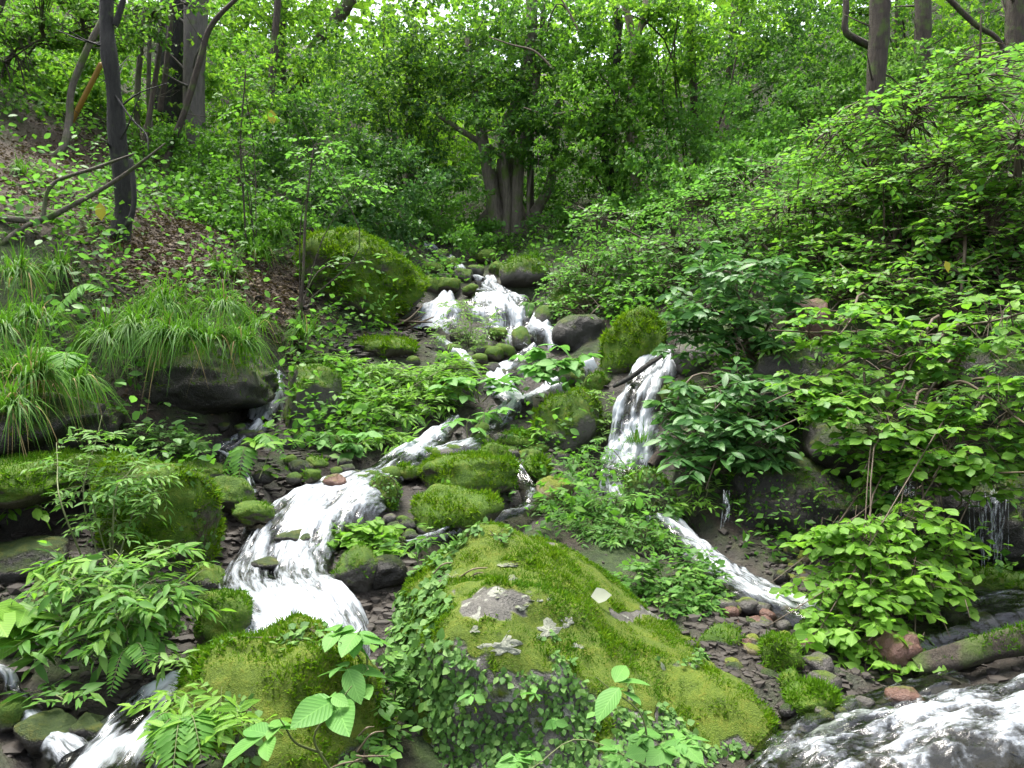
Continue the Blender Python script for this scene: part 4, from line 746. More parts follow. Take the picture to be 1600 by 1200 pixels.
plant('leafy_herb', 'leafy tangle in the dark gap left of the huge boulder', 'herb', (605,1150,3.05), [(600,1080,24,30,3.05,12),(595,1140,26,30,2.95,14),(570,1175,36,20,2.8,14),(600,1020,20,25,3.15,8)], 'oval', .055, 'herb', 8, 'opp', .1, 60, ('twig', .004), seed=143, second=('ivy', .4))
plant('fern_scrub', 'ferny scrub hanging over the shaded rocks behind the right bush', 'shrub', (1300,560,6.3), [(1250,540,50,20,5.9,20),(1310,580,50,22,5.8,20),(1230,640,40,20,5.6,14),(1400,600,60,25,5.7,24),(1560,560,50,40,5.5,24),(1520,620,50,25,5.4,18)], 'lance', .09, 'mid', 9, 'opp', .2, 40, ('twig', .006), seed=144, droop=.2)
plant('leafy_herb', 'small plants on the left shoulder of the huge boulder', 'herb', (660,860,4.2), [(640,850,30,14,4.2,8),(670,835,25,12,4.2,6)], 'lance', .07, 'herb', 7, 'opp', .1, 50, ('stem', .004), seed=41)
# --- left
plant('tall_herb', 'tall wispy herb with small leaves before the mossy block', 'herb', (170,900,3.75), [(150,690,45,30,3.9,20),(200,740,60,35,3.9,34),(140,760,50,35,3.8,30),(240,770,45,25,3.9,20),(180,810,60,30,3.8,30),(90,720,30,25,3.9,10)], 'lance', .062, 'herb', 9, 'opp', .16, 200, ('stem', .005), dens=.8, seed=42, flat=.3, second=('pale', .25))
plant('lance_leaved_herb', 'lush lance leaved herb clump at lower left', 'herb', (170,990,3.4), [(100,880,40,25,3.6,8),(180,880,60,25,3.45,16),(250,875,55,28,3.4,16),(130,920,60,28,3.35,18),(200,930,60,28,3.25,20),(265,925,45,30,3.3,14),(110,980,60,30,3.2,16),(190,975,50,28,3.2,14),(60,1000,35,30,3.2,8)], 'lance', .098, 'herb', 9, 'opp', .2, 300, ('stem', .006), seed=43, flat=.15, droop=.15, second=('broad', .5))
plant('lance_leaved_herb', 'lance leaved sprig at the bottom of the dark herb rock', 'herb', (85,1090,3.0), [(95,1090,30,14,2.95,4),(60,1085,20,12,3.0,2)], 'lance', .09, 'herb', 7, 'opp', .12, 40, ('stem', .004), seed=44)
plant('yellow_herb', 'little yellow green sprig over the bottom left rapids', 'herb', (262,1055,3.15), [(270,1025,24,14,3.05,6)], 'lance', .07, 'pale', 7, 'whorl', .08, 40, ('stem', .004), seed=45)
plant('lobed_leaf_plant', 'broad bright leaves poking in at the left edge', 'herb', (10,1000,3.3), [(15,950,28,20,3.2,4),(10,985,20,12,3.2,2)], 'heart', .16, 'broad', 6, 'whorl', .1, 40, ('stem', .005), seed=46, tilt=.25)
plant('leafy_herb', 'small bright leaves on the ledge over the left hollow', 'herb', (30,800,4.2), [(20,785,26,12,4.1,5),(60,790,16,8,4.1,2)], 'oval', .085, 'broad', 7, 'opp', .1, 40, ('stem', .004), seed=47)
plant('creeping_herb', 'blue green creeping herbs under the grassy ledge', 'herb', (245,705,5.3), [(240,680,45,20,5.3,40),(270,690,40,16,5.2,30),(200,690,30,14,5.3,16),(310,690,26,14,5.2,12)], 'oval', .045, 'ivy', 8, 'opp', .1, 60, ('stem', .003), seed=48, second=('herb', .4))
plant('broad_leaved_herb', 'drooping broad leaved sprig beside the fern at the cascade', 'herb', (430,700,5.3), [(425,690,26,12,5.2,4),(410,735,14,10,5.1,2)], 'long', .12, 'broad', 6, 'whorl', .1, 40, ('stem', .004), seed=49)
plant('lance_leaved_herb', 'lance leaved herbs on the front creeper boulder at bottom left', 'herb', (300,1130,2.75), [(280,1090,40,22,2.8,9),(330,1110,36,22,2.7,8),(310,1150,40,22,2.6,8),(380,1130,25,18,2.6,4),(260,1140,30,25,2.65,6)], 'lance', .085, 'broad', 8, 'opp', .14, 200, ('stem', .004), seed=50, droop=.1)
# big front leaves
plant('hydrangea', 'large pale oval leaves in front at bottom left of middle', 'herb', (500,1195,2.55), [(445,1135,20,12,2.4,1),(530,1098,16,10,2.5,1)], 'big', .165, 'hydr', 6, 'whorl', .07, 60, ('stem', .005), seed=51, flat=.1, tilt=.18)
plant('hydrangea', 'large pale leaves overlapping the left side of the huge boulder', 'herb', (570,1060,3.05), [(560,990,28,10,2.9,2),(575,1045,26,14,2.85,2),(545,1010,20,12,2.9,1)], 'big', .16, 'hydr', 5, 'whorl', .07, 40, ('stem', .005), seed=52, flat=.1, tilt=.18)
plant('hydrangea', 'large pale leaf spray in front of the boulder right side', 'herb', (1010,1190,2.5), [(955,1078,14,8,2.5,1)], 'big', .15, 'hydr', 5, 'whorl', .08, 40, ('stem', .004), seed=53, flat=.1, tilt=.15)
plant('lobed_leaf_plant', 'cluster of small bright leaves at the bottom edge right of middle', 'herb', (1040,1215,2.55), [(1030,1165,36,18,2.5,6),(975,1180,22,14,2.5,3),(1075,1165,24,16,2.5,3),(840,1195,26,10,2.5,3)], 'heart', .075, 'hydr', 6, 'whorl', .07, 70, ('stem', .003), seed=54)
for i, (lb, x, y) in enumerate([('bright seedling under the bare knob of the huge boulder',742,1080),('bright seedling in the middle of the creeper face',838,1085),('low bright seedling on the creeper face',865,1120),('bright seedling at the right of the creeper face',935,1110)]):
    plant('seedling', lb, 'herb', (x, y + 8, 2.96), [(x, y, 4, 4, 2.88, 1)], 'oval', .055, 'hydr', 5, 'whorl', .03, 8, ('stem', .0015), 'seedlings on the huge boulder', 155 + i, stems=False)

# --- creeper on the boulders
def creeper(label, v, f, dens, size, maskf, seed, nobj, mat='ivy', cat='creeper'):
    g = np.random.default_rng(seed); p, n = tufts(v, f, dens, size, -9, seed, maskf)
    root = empty('creeper', p.mean(0)); tag(root, label, cat)
    d = np.cross(n, np.cross(np.broadcast_to([0, 0, -1.], n.shape), n)) + g.normal(size=n.shape) * .6; nn = n + g.normal(size=n.shape) * .35 + UP * .25
    s = size * g.uniform(.45, 1.35, len(p)); T = p + n * (.006 + .016 * g.random(len(p)))[:, None]
    o = np.argsort(-s / proj(T)[2]); nobj = int(nobj * .6); a, b = o[:nobj], o[nobj:]; leaf_objects(root, 'heart', T[a], d[a], nn[a], s[a], M[mat])
    q = obj('foliage', scatter('foliage', 'heart', T[b], d[b], nn[b], s[b], M[mat]), root); q['kind'] = 'stuff'
    so = Soup()
    for k in range(40):
        if len(p) < 4: break
        i = g.integers(len(p)); j = np.argsort(np.linalg.norm(p - p[i], axis=1))[[0, min(12, len(p) - 2), min(30, len(p) - 1)]]; tube(so, p[j] + n[j] * .006, [.002] * 3, 3)
    if so.n: obj('runner', so.mesh('runner', M['twig']), root); return root
def near_side(p, n): return np.einsum('ij,ij->i', n, np.array([0, 0, CAMZ]) - p) > -.1
creeper('small leaved creeper covering the shaded face of the huge boulder', hv, hf, 5600, .028,
        lambda p, n: near_side(p, n) & ~hero_mask(p, n) & (proj(p)[1] > 985) & (fbm(p * 5, 2, 4) > -.7), 61, 300)
creeper('larger leaved ivy climbing the left shoulder of the huge boulder', hv, hf, 2600, .042,
        lambda p, n: near_side(p, n) & (proj(p)[0] < 700 + 60 * noise3(p * 5)) & (proj(p)[1] < 1130) & (fbm(p * 4, 2, 6) > -.3), 62, 250)
creeper('ivy trailing along the crest of the huge boulder', hv, hf, 1500, .036, lambda p, n: (blotch(*proj(p)[:2], 740, 840, 60, 22) > .35) & (fbm(p * 6, 2, 6) > -.1), 63, 60)
creeper('ivy patch on the front boulder at bottom left', b2v, b2f, 1500, .034, lambda p, n: near_side(p, n) & (fbm(p * 3.2, 2, 11) > .02), 64, 250)
creeper('small leaved creeper on the dark herb rock at lower left', b6v, b6f, 2200, .030, lambda p, n: near_side(p, n) & (fbm(p * 3.0, 2, 12) > -.25), 65, 120)
creeper('creeper on the mossy block beside the cascade', b4v, b4f, 500, .03, lambda p, n: near_side(p, n) & (fbm(p * 3.0, 2, 13) > .15), 66, 40)
_, sv, sf = ROCKS['speckled mossy boulder at the foot of the white fall']
creeper('tiny leaved creeper on the speckled boulder below the fall', sv, sf, 1200, .03, lambda p, n: near_side(p, n), 67, 20)
_, sv, sf = ROCKS['speckled green boulder right of the cascade']
creeper('tiny leaved creeper on the speckled boulder by the cascade', sv, sf, 1500, .022, lambda p, n: near_side(p, n), 68, 20)
_, sv, sf = ROCKS['wide dark speckled rock under the hanging leaves right of centre']
creeper('tiny leaved creeper dotting the wide dark rock', sv, sf, 900, .018, lambda p, n: near_side(p, n) & (fbm(p * 2.5, 2, 13) > .0), 69, 20, 'mid')

# --- lichen scabs and fallen leaves on the huge boulder
def scab(name, label, px, py, rx, ry, mat, rough=.4, seed=0, cat='lichen', lift=.004):
    """thin crust draped on the huge boulder"""
    g = np.random.default_rng(seed); x, y, dep = proj(hv); n = 22; k = 5; V, F = [], []
    fr = hv[(x > px - 120) & (x < px + 120) & (y > py - 120) & (y < py + 120) & (np.einsum('ij,ij->i', hv - hv.mean(0), np.array([0, -1, .6]) * np.ones((len(hv), 3))) > 0)]
    fx, fy, fd = proj(fr); th = np.linspace(0, 2 * np.pi, n, endpoint=False); rad = 1 + rough * fbm(np.stack([np.cos(th) * 2, np.sin(th) * 2, 0 * th], -1), 3, seed)
    def at(u, w_):
        d2 = (fx - u) ** 2 + (fy - w_) ** 2; q = np.argsort(d2)[:4]; return P(u, w_, np.average(fr[q, 1], weights=1 / (d2[q] + 2)) - lift)
    V = [at(px, py)]
    for r in np.linspace(1 / k, 1, k):
        for a, b in zip(th, rad): V.append(at(px + math.cos(a) * rx * b * r, py + math.sin(a) * ry * b * r))
    V = np.array(V); V[1 + (k - 1) * n:, 1] += lift * 1.6
    F = [(0, 1 + i, 1 + (i + 1) % n) for i in range(n)]
    for r in range(k - 1):
        a = 1 + r * n; b = a + n
        for i in range(n): j = (i + 1) % n; F += [(a + i, b + i, b + j), (a + i, b + j, a + j)]
    o = obj(name, mesh_np(name, V, np.array(F), M[mat])); tag(o, label, cat); return o
M['lichen'] = rock_mat('lichen_crust', (.14,.15,.11), (.28,.29,.23), (.06,.09,.015), (.10,.14,.02), .15, 0, .9)
for i, (lb, x, y, rx, ry) in enumerate([('largest pale lichen scab at the lower lip of the bare knob',790,1012,26,18),('pale lichen scab with brown centre right of the bare knob',858,985,20,15),('slanting pale lichen streak on the moss right of the knob',838,935,22,6),
     ('long thin pale lichen streak on the upper left shoulder',708,900,20,5),('small white lichen dot above the bare knob',800,907,8,6),('little pale lichen patch high on the crest',797,882,14,4),('small oval pale lichen on the mossy right flank',888,973,10,8),('faint lichen bloom in the middle of the bare knob',782,930,14,7),('tiny lichen spot left of the largest scab',693,1025,9,6),('tiny lichen spot on the lower left of the bare knob',740,985,8,5),('tiny lichen spot below the scab with brown centre',905,1010,7,5),('small lichen spot on the right of the bare knob',815,950,9,5)]):
    scab('lichen_scab', lb, x, y, rx, ry, 'lichen', .8, 90 + i)
def lying_leaf(label, px, py, Y, size, mat, tm='heart', d=(1, -.3, 0), n=(0, -.6, 1), cat='leaf', name='fallen_leaf'):
    p = P(px, py, Y); root = empty(name, p); tag(root, label, cat); leaf_objects(root, tm, p[None] - np.array(d)[None] * size * .5, np.array([d], float), np.array([n], float), [size], M[mat], 'blade')
lying_leaf('round whitish dead leaf resting on the boulder right flank', 938, 930, 3.62, .10, 'deadp', 'heart', (.9, -.1, .15), (0, -.8, .7))
lying_leaf('small pale dead leaf low on the mossy right flank', 1036, 1042, 3.35, .06, 'deadp', 'lance', (.3, -.3, -.7), (0, -.8, .5))
lying_leaf('yellow leaf on a twig above the rapids', 1320, 1103, 3.3, .06, 'yellow', 'oval', (.2, -.3, -.8), (.3, -.8, .5))
lying_leaf('yellow leaf caught by the foot of the dark trunk', 157, 330, 6.9, .16, 'yellow', 'oval', (.1, -.1, -1), (.3, -.8, .3))
lying_leaf('yellow leaf hanging in the upper right thicket', 1480, 415, 5.6, .09, 'yellow', 'heart', (.3, -.1, -.8), (.3, -.8, .3))
lying_leaf('yellow leaf on the thicket left of centre', 425, 183, 11, .22, 'yellow', 'oval', (.1, -.1, -1), (.3, -.8, .3))

# --- ferns
def fern(label, base, tips, L=.45, pairs=15, mat='fern', seed=1, wid=.30):
    g = np.random.default_rng(seed); b = P(*base); root = empty('fern', b); tag(root, label, 'fern', 'ferns by the stream')
    for tx, ty, tY in tips:
        e = P(tx, ty, tY); ln = np.linalg.norm(e - b); mid = (b + e) / 2 + UP * ln * .28; c = catmull([b, mid, e], pairs + 4); t = norm(np.gradient(c, axis=0))
        so = Soup(); tube(so, c, np.linspace(.003, .001, len(c)), 4); fo = obj('frond', so.mesh('frond_stalk', M['stem']), root)
        s0 = norm(np.cross(t, UP)); T, D, N, S = [], [], [], []
        for i in range(2, len(c)):
            u = (i - 2) / (len(c) - 2); w_ = wid * ln * (np.sin(np.pi * (.18 + .82 * u) ** .9) ** .8 + .05)
            for sd in (1, -1): T.append(c[i]); D.append(s0[i] * sd + t[i] * .45 - UP * .15 + g.normal(size=3) * .05); N.append(np.cross(s0[i], t[i]) + g.normal(size=3) * .1); S.append(w_)
        N = np.array(N); N = N * np.sign(N[:, 2:3] + 1e-6)
        obj('leaflets', scatter('leaflets', 'lance', np.array(T), np.array(D), N, np.array(S), M[mat], g.random(len(T))), fo).location = (0, 0, 0)
    for fo in root.children:
        for ch in fo.children: ch.location = (0, 0, 0)
    return root
fern('fern with drooping fronds at the very bottom left', (290,1130,2.75), [(235,1185,2.5),(270,1205,2.45),(315,1185,2.5),(330,1150,2.6),(225,1140,2.6)], seed=1)
fern('two small fern fronds hanging from the dark herb rock', (205,1010,3.15), [(172,1085,3.0),(235,1050,3.0)], seed=2)
fern('fern beside the top of the left cascade', (390,700,5.3), [(345,750,5.1),(352,720,5.2),(372,755,5.0),(425,685,5.2),(440,705,5.1)], seed=3)
fern('teal fern frond among the sedge at left', (110,575,5.0), [(50,548,4.8),(100,572,4.7)], seed=4, wid=.4)
fern('small fern on the left slope', (175,455,6.0), [(140,428,5.9),(80,490,5.7)], seed=5, wid=.35)
fern('single upright fern frond right of the huge boulder', (1035,905,4.3), [(1022,870,4.3)], seed=6)
fern('small fern tucked in the herb bank', (500,680,6.0), [(455,700,5.8),(520,700,5.8)], seed=7)

for i, (x, y, lb) in enumerate([(760,655,'small fern left of the mid stream boulder'),(700,560,'small fern beside the broken water'),(640,660,'small fern at the edge of the herb bank'),(900,720,'small fern in front of the mid stream boulder'),(1060,800,'small fern above the rivulet'),(300,700,'small fern under the grassy ledge'),(620,470,'small fern on the shoulder of the huge upper boulder'),(830,480,'small fern above the curtain fall')]):
    q = on_ground(x, y); fern(lb, (x, y - 6, q[1]), [(x - 24, y + 8, q[1] - .1), (x + 26, y + 6, q[1] - .1), (x - 6, y + 16, q[1] - .2), (x + 12, y - 22, q[1]), (x - 16, y - 18, q[1])], seed=20 + i)
# --- sedge clumps
def sedge(label, px, py, Y, L, n=220, hang=.9, seed=1, mat='grass', straw=.12, spread=.10, name='sedge_clump', wd=.009):
    g = np.random.default_rng(seed); b = P(px, py, Y) if Y else on_ground(px, py); root = empty(name, b); tag(root, label, 'grass clump', 'sedge clumps on the slopes')
    for part, m, cnt in (('blades', mat, int(n * (1 - straw))), ('dry_blades', 'straw', int(n * straw))):
        if cnt < 3: continue
        az = g.uniform(0, 2 * np.pi, cnt); ln = L * g.uniform(.35, 1.15, cnt) * (1 if part == 'blades' else .9); lean = g.uniform(.1, 1.05, cnt) ** .9; az = az + .5 * np.sin(az * 3 + seed); t = np.linspace(0, 1, 7)
        h = np.stack([np.cos(az), np.sin(az), 0 * az], -1); p0 = b + h * (spread * np.sqrt(g.random(cnt)))[:, None] + g.normal(size=(cnt, 3)) * .01
        rise = (1.05 - .45 * lean); fall = (hang * lean * 1.15 + .12) * (1.35 if part != 'blades' else 1)
        c = p0[:, None] + h[:, None] * (ln * lean * .75)[:, None, None] * (t ** .9)[None, :, None] + UP * (ln[:, None] * (rise[:, None] * t - fall[:, None] * t ** 2.2))[..., None]
        c = c + (np.stack([-np.sin(az), np.cos(az), 0 * az], -1) * (ln * g.normal(0, .22, cnt))[:, None])[:, None] * (t ** 2)[None, :, None]
        sd = np.stack([-np.sin(az), np.cos(az), 0 * az], -1) * (wd * g.uniform(.6, 1.2, cnt))[:, None]; wv = (1 - t ** 2.5) * .5 + .02
        Lf = c + sd[:, None] * wv[None, :, None]; Rt = c - sd[:, None] * wv[None, :, None]; V = np.stack([Lf, Rt], 2).reshape(-1, 3)
        q = np.arange(6) * 2; F1 = np.stack([q, q + 1, q + 3], -1); F2 = np.stack([q, q + 3, q + 2], -1); F = np.concatenate([F1, F2]); F = (F[None] + (np.arange(cnt) * 14)[:, None, None]).reshape(-1, 3)
        o = obj(part, mesh_np(part, V, F, M[m], True, {'tint': np.repeat(g.random(cnt), 14)}), root); o['kind'] = 'stuff'
for i, (lb, x, y, Y, L, n) in enumerate([
 ('big sedge clump at the left edge', 40,590,4.6,.55,420),('sedge clump right of the left edge clump',110,600,4.8,.45,260),('sedge clump low at the left edge',15,640,4.4,.45,260),
 ('sedge hanging over the left end of the overhang ledge',170,535,5.5,.55,300),('sedge hanging second from the left end of the ledge',220,520,5.5,.58,320),('sedge hanging over the middle of the ledge',275,530,5.45,.58,320),
 ('sedge hanging right of the middle of the ledge',325,530,5.5,.5,260),('sedge hanging over the right end of the ledge',372,540,5.6,.45,240),('upper sedge clump behind the ledge middle',250,485,5.9,.5,260),('upper sedge clump behind the ledge right end',345,485,6.0,.52,280),('tallest sedge tuft rising from the ledge',262,470,6.0,.5,160),('sedge clump above the small left fall',395,510,6.2,.4,200),
 ('sedge tuft by the pale sapling stick',478,520,7.2,.40,160),('sedge tuft on the herb bank top',505,590,7.0,.35,120),('sedge clump on the slope at far left',25,430,5.9,.5,260),('sedge clump on the slope left of the dark trunk',95,425,6.4,.5,240),
 ('sedge clump under the foot of the dark trunk',180,415,6.9,.45,200),('little sedge tuft left of the lying branch',40,275,8.3,.4,140),('sedge tuft right of the litter patch',350,430,7.4,.42,180),('sedge tuft high on the litter edge',400,395,8.2,.45,180),
 ('sedge clump left of the huge upper boulder',430,365,8.8,.5,200),('sedge tuft at the lip of the gully right side',830,405,10.6,.5,220),('sedge tuft behind the gully head',790,385,12,.5,160),('sedge clump above the dark trunk foot',330,330,9.5,.55,200),('sedge clump under the leaning stem',280,270,10.5,.6,220),
 ('sedge clump on the upper left bank',70,330,7.5,.4,160),('sedge tuft at the foot of the white fall',1000,690,6.3,.32,70),('sedge mat far up the left slope',380,330,10,.55,200),('sedge clump at left edge beside the fern',10,520,5.2,.5,240),('sedge clump below the fern slope',60,500,5.4,.45,220)]):
    sedge(lb, x, y, Y if i not in (17, 21, 22) else None, L * .82, int(n * 1.3), 1.08, 500 + i, straw=.12 if i < 3 or i == 14 else .05)

# --- branches, logs, sticks
def limbthing(name, label, cat, pts, rp, mat, subs=(), seed=0, sides=8, wob=.12, group=None):
    root = stemmed(name, label, pts, rp, mat, cat, (), None, sides, wob, seed, 30, group, 'stem')
    for sp, sr in subs: stemmed('', '', sp, sr, mat, root=root, sides=6, wob=wob, seed=seed + 2, n=20, part='side_branch')
    return root
lg = limbthing('mossy_log', 'mossy fallen log between the brown pool and the rapids', 'log', [(1425,1042,3.55),(1480,1030,3.58),(1540,1012,3.62),(1610,995,3.66),(1720,965,3.75)], [15,18,19,22,23], 'bmoss', seed=3, sides=18, wob=.22)
_m = lg.children[0].data; _v = np.array([q.co[:] for q in _m.vertices]); _f = np.array([q.vertices[:] for q in _m.polygons]); moss_part(lg, _v, _f, 9000, .016, .35, 5, M['mossg'])
limbthing('fallen_log', 'short brown broken log below the evergreen shrub', 'log', [(1018,728,5.75),(1035,708,5.8),(1058,690,5.9),(1085,672,6.0)], [8,10,11,10], 'bbrown', seed=4)
limbthing('fallen_stick', 'dark stick lying across the lip of the white fall', 'branch', [(958,604,6.95),(985,590,6.9),(1010,572,6.9),(1040,552,7.1)], [3,4,4,3], 'bdark', seed=5)
limbthing('fallen_branch', 'long bare branch reaching in from the left edge past the dark trunk', 'branch', [(-20,338,6.6),(60,344,6.6),(110,322,6.6),(165,292,6.6),(215,258,6.5),(258,224,6.4)], [5,5.5,4,3.4,2.6,1.2], 'bpale',
   [([(-10,392,6.4),(30,360,6.5),(60,345,6.6)],[4,5,5]),([(68,338,6.6),(74,300,6.6),(95,280,6.6),(150,262,6.5),(210,240,6.4)],[3.5,3,3,2.5,1.2])], seed=6)
limbthing('root', 'bare dark root curving over the litter slope', 'root', [(172,438,6.2),(190,455,6.2),(215,464,6.2),(245,455,6.3),(258,448,6.4)], [2.5,3.5,4,3,2], 'bbrown', seed=7)
limbthing('bamboo_stake', 'leaning ochre yellow pole behind the dark trunk', 'pole', [(112,190,9.6),(130,155,9.5),(158,100,9.4)], [4,4.2,4], 'ochre', seed=8, wob=.02)
limbthing('fallen_stick', 'dead twig lying on the gravel beside the upright stone', 'branch', [(1160,1045,3.6),(1185,1022,3.65),(1203,1003,3.7)], [3.5,3.5,2], 'twigp', seed=9)
g = np.random.default_rng(4)
for i in range(26):
    x = g.uniform(515, 645); y = 505 + g.uniform(-14, 14); a = g.normal(0, .35); l = g.uniform(25, 60); Y = 8.6 + g.uniform(-.2, .2)
    limbthing('dead_twig', 'dead twig in the driftwood heap under the huge upper boulder', 'twig', [(x, y, Y), (x + l * .5, y - l * .5 * a + g.normal(0, 3), Y - .05), (x + l, y - l * a, Y)], [2.2, 2.0, 1.0], ('twigp', 'twig', 'bbrown')[i % 3], seed=i, sides=4, group='driftwood heap')
for i in range(14):
    x, y = (g.normal(700, 40), g.normal(905, 14)) if i < 8 else (g.normal(560, 25), g.normal(1185, 12)); l = g.uniform(20, 50); a = g.normal(.5, .5); Y = 3.62 if i < 8 else 2.72
    limbthing('dead_twig', 'dry curled twig on the left shoulder of the huge boulder' if i < 8 else 'dry pale twig in the litter at the bottom edge', 'twig', [(x, y, Y), (x + l * .5, y - l * .5 * a, Y - .06), (x + l, y - l * a * .6, Y)], [1.8, 1.6, .8], 'twigp', seed=i + 50, sides=4, group='twigs on the boulder' if i < 8 else 'twigs at the bottom edge')

# --- trees on the slopes
stemmed('dark_tree', 'blackened slender tree trunk standing on the left slope', [(184,378,7.2),(192,330,7.2),(190,285,7.15),(184,215,7.1),(178,150,7.05),(170,90,7.0),(166,40,7.0),(168,-60,7.0)], [17,13,12.5,13,11.5,12,10,10], 'bdark',
  limbs=[([(180,40,7.0),(190,10,7.0),(200,-30,7.0)],[5,4,3]),([(181,150,7),(205,185,6.9),(228,210,6.85),(232,235,6.8)],[2,1.6,1.4,.8]),([(176,235,7.1),(166,222,7.0),(158,216,7.0)],[2.5,2,1]),([(170,375,7.1),(200,350,7.0),(210,310,7.0),(205,250,7.0)],[5,4.5,4,3])], sides=14, wob=.18, seed=11)
stemmed('pale_tree', 'crooked pale mossy sapling left of the dark trunk', [(58,256,9.0),(95,236,9.0),(108,190,9.1),(112,140,9.1),(135,80,9.1),(165,20,9.1),(180,-40,9.1)], [6,6,5.5,5,5,4.5,4], 'bpale', seed=12)
stemmed('grey_tree', 'straight thick grey trunk in the upper left wood', [(303,210,11),(303,120,11),(306,40,11),(308,-60,11)], [17,16,17,18], 'bgrey', seed=13, sides=16, wob=.05)
stemmed('dark_tree', 'dark broad trunk left of the straight grey trunk', [(262,170,11.3),(266,100,11.3),(272,30,11.3),(276,-60,11.3)], [24,22,21,20], 'bdark', seed=14, sides=14)
for i, (lb, pts, r) in enumerate([('thin pale stem left of the broad dark trunk', [(214,190,10.5),(216,120,10.5),(222,50,10.5),(226,-30,10.5)], 4.5),('wavy thin stem second from the dark trunk',[(236,200,10.5),(232,150,10.5),(234,60,10.5),(236,-30,10.5)],3.5),('thin stem third from the dark trunk',[(228,215,10.3),(240,140,10.4),(252,60,10.4),(262,-30,10.4)],4),
    ('thin brown stem before the broad dark trunk',[(250,175,10.8),(258,120,10.8),(266,40,10.8),(270,-30,10.8)],4.5),('leaning curved stem crossing the grey trunk',[(264,240,10),(290,170,10),(312,95,10),(330,40,10),(375,-8,10)],5),('thin pale sapling right of the litter patch',[(386,400,8.5),(380,300,8.5),(376,220,8.5),(384,110,8.5)],1.6),
    ('pale thin sapling stick by the huge upper boulder',[(470,485,7.8),(474,420,7.8),(478,330,7.9),(490,230,8.0)],2.4),('brown stem among the upper left thicket',[(424,150,15),(428,80,15),(436,-20,15)],6)]):
    stemmed('sapling', lb, pts, [r, r * .95, r * .85, r * .6][:len(pts)], 'bpale' if i in (0, 1) else 'bbrown', seed=20 + i, sides=6, wob=.1, group='thin stems on the left slope')
plant('sapling', 'sparse leafy sapling between the litter patch and the thicket', 'tree', (400,400,8.6), [(384,150,40,50,8.6,20),(376,240,30,40,8.6,12),(392,310,26,30,8.6,8)], 'oval', .08, 'mid', 8, 'alt', .25, 30, ('bbrown', .008), seed=141)
plant('sapling', 'sparse leafy sapling by the huge upper boulder', 'tree', (470,480,7.9), [(495,235,45,30,8.0,18),(480,300,40,26,8.0,12),(560,290,50,16,8.2,14),(560,410,50,22,8.3,14)], 'oval', .075, 'upper', 8, 'alt', .25, 40, ('bbrown', .008), seed=142, flat=.1)
limbthing('leaning_tree', 'thick mossy limb leaning across the bright gap at the top', 'tree', [(480,95,17),(515,45,17),(540,12,17),(570,-40,17)], [7,9,11,12], 'bmoss', seed=31)
T10 = stemmed('multi_stemmed_tree', 'old many stemmed tree at the head of the gully', [(800,372,13.2),(795,330,13.2),(790,270,13.2),(795,200,13.2),(815,140,13.2),(830,60,13.2),(830,-40,13.2)], [34,26,15,11,10,9,8], 'bpale',
  limbs=[([(778,350,13.0),(768,290,13.0),(755,220,13.1),(742,150,13.2),(730,60,13.3)],[17,12,9,7,5]),([(822,366,13.0),(838,330,12.9),(858,290,12.9),(868,230,13),(872,160,13)],[13,10,8,7,5]),([(805,365,12.9),(808,310,12.8),(812,250,12.8),(822,190,12.9),(840,120,13)],[12,10,9,8,5]),
  ([(790,368,12.8),(793,310,12.75),(788,250,12.7),(790,180,12.8)],[7,6,5,4]),([(826,355,12.8),(826,310,12.7),(830,260,12.7)],[3,3,2.5]),([(760,330,13.3),(785,355,13.3),(800,372,13.4)],[22,26,26]),([(770,235,13.1),(700,190,13.3),(640,140,13.6)],[5,4,3])], seed=32, sides=12, wob=.22)
stemmed('dark_tree', 'slender dark tree right of the many stemmed one', [(955,318,12.5),(950,270,12.5),(942,210,12.5),(950,150,12.5),(962,80,12.5),(965,-40,12.5)], [7,6.5,6,6,5,4], 'bdark', limbs=[([(943,210,12.5),(925,170,12.5),(905,150,12.5)],[4,3,2])], seed=33)
stemmed('pale_tree', 'pale peeling trunk glimpsed through the right hand thicket', [(992,300,12.2),(990,240,12.2),(984,180,12.2),(990,100,12.2),(985,40,12.2),(965,-30,12.2)], [8,8,7,6.5,6,5], 'bpeel', limbs=[([(988,70,12.2),(1005,30,12.2),(1010,-20,12.2)],[6,5,4]),([(992,55,12.2),(1020,25,12.2),(1055,0,12.2)],[3,2,1.5])], seed=34)
stemmed('forked_tree', 'brown trunk with a bent elbow limb at upper right', [(1365,170,11.5),(1370,110,11.5),(1374,50,11.5),(1376,-40,11.5)], [11,14,15,15], 'bbrown', limbs=[([(1360,72,12.4),(1335,60,12.3),(1320,45,12.3),(1322,10,12.3),(1318,-30,12.3)],[6,6,5,5,4])], seed=35)
stemmed('brown_tree', 'brown trunk right of the forked one', [(1440,105,13.5),(1442,50,13.5),(1442,-40,13.5)], [11,12,13], 'bbrown', seed=36)
stemmed('brown_tree', 'brown trunk cut by the top right corner', [(1585,70,13),(1588,20,13),(1592,-40,13)], [14,15,16], 'bbrown', seed=37)
stemmed('leaning_tree', 'thin branch slanting down at top right', [(1565,70,11.5),(1520,35,11.5),(1475,-10,11.5)], [3.5,4,4.5], 'bbrown', seed=38, part='limb')
for i, (lb, pts) in enumerate([('bare pale twig branch above the many stemmed tree',[(865,108,12),(835,80,12),(800,70,12),(765,58,12)]),('bare dead branch right of the many stemmed stems',[(905,170,12),(870,178,12),(838,174,12),(818,168,12)]),('thin dead branch crossing near the top middle',[(905,50,12),(890,20,12),(875,-5,12)])]):
    limbthing('dead_branch', lb, 'branch', pts, [2, 1.8, 1.4, .8][:len(pts)], 'twigp', seed=60 + i, sides=5)

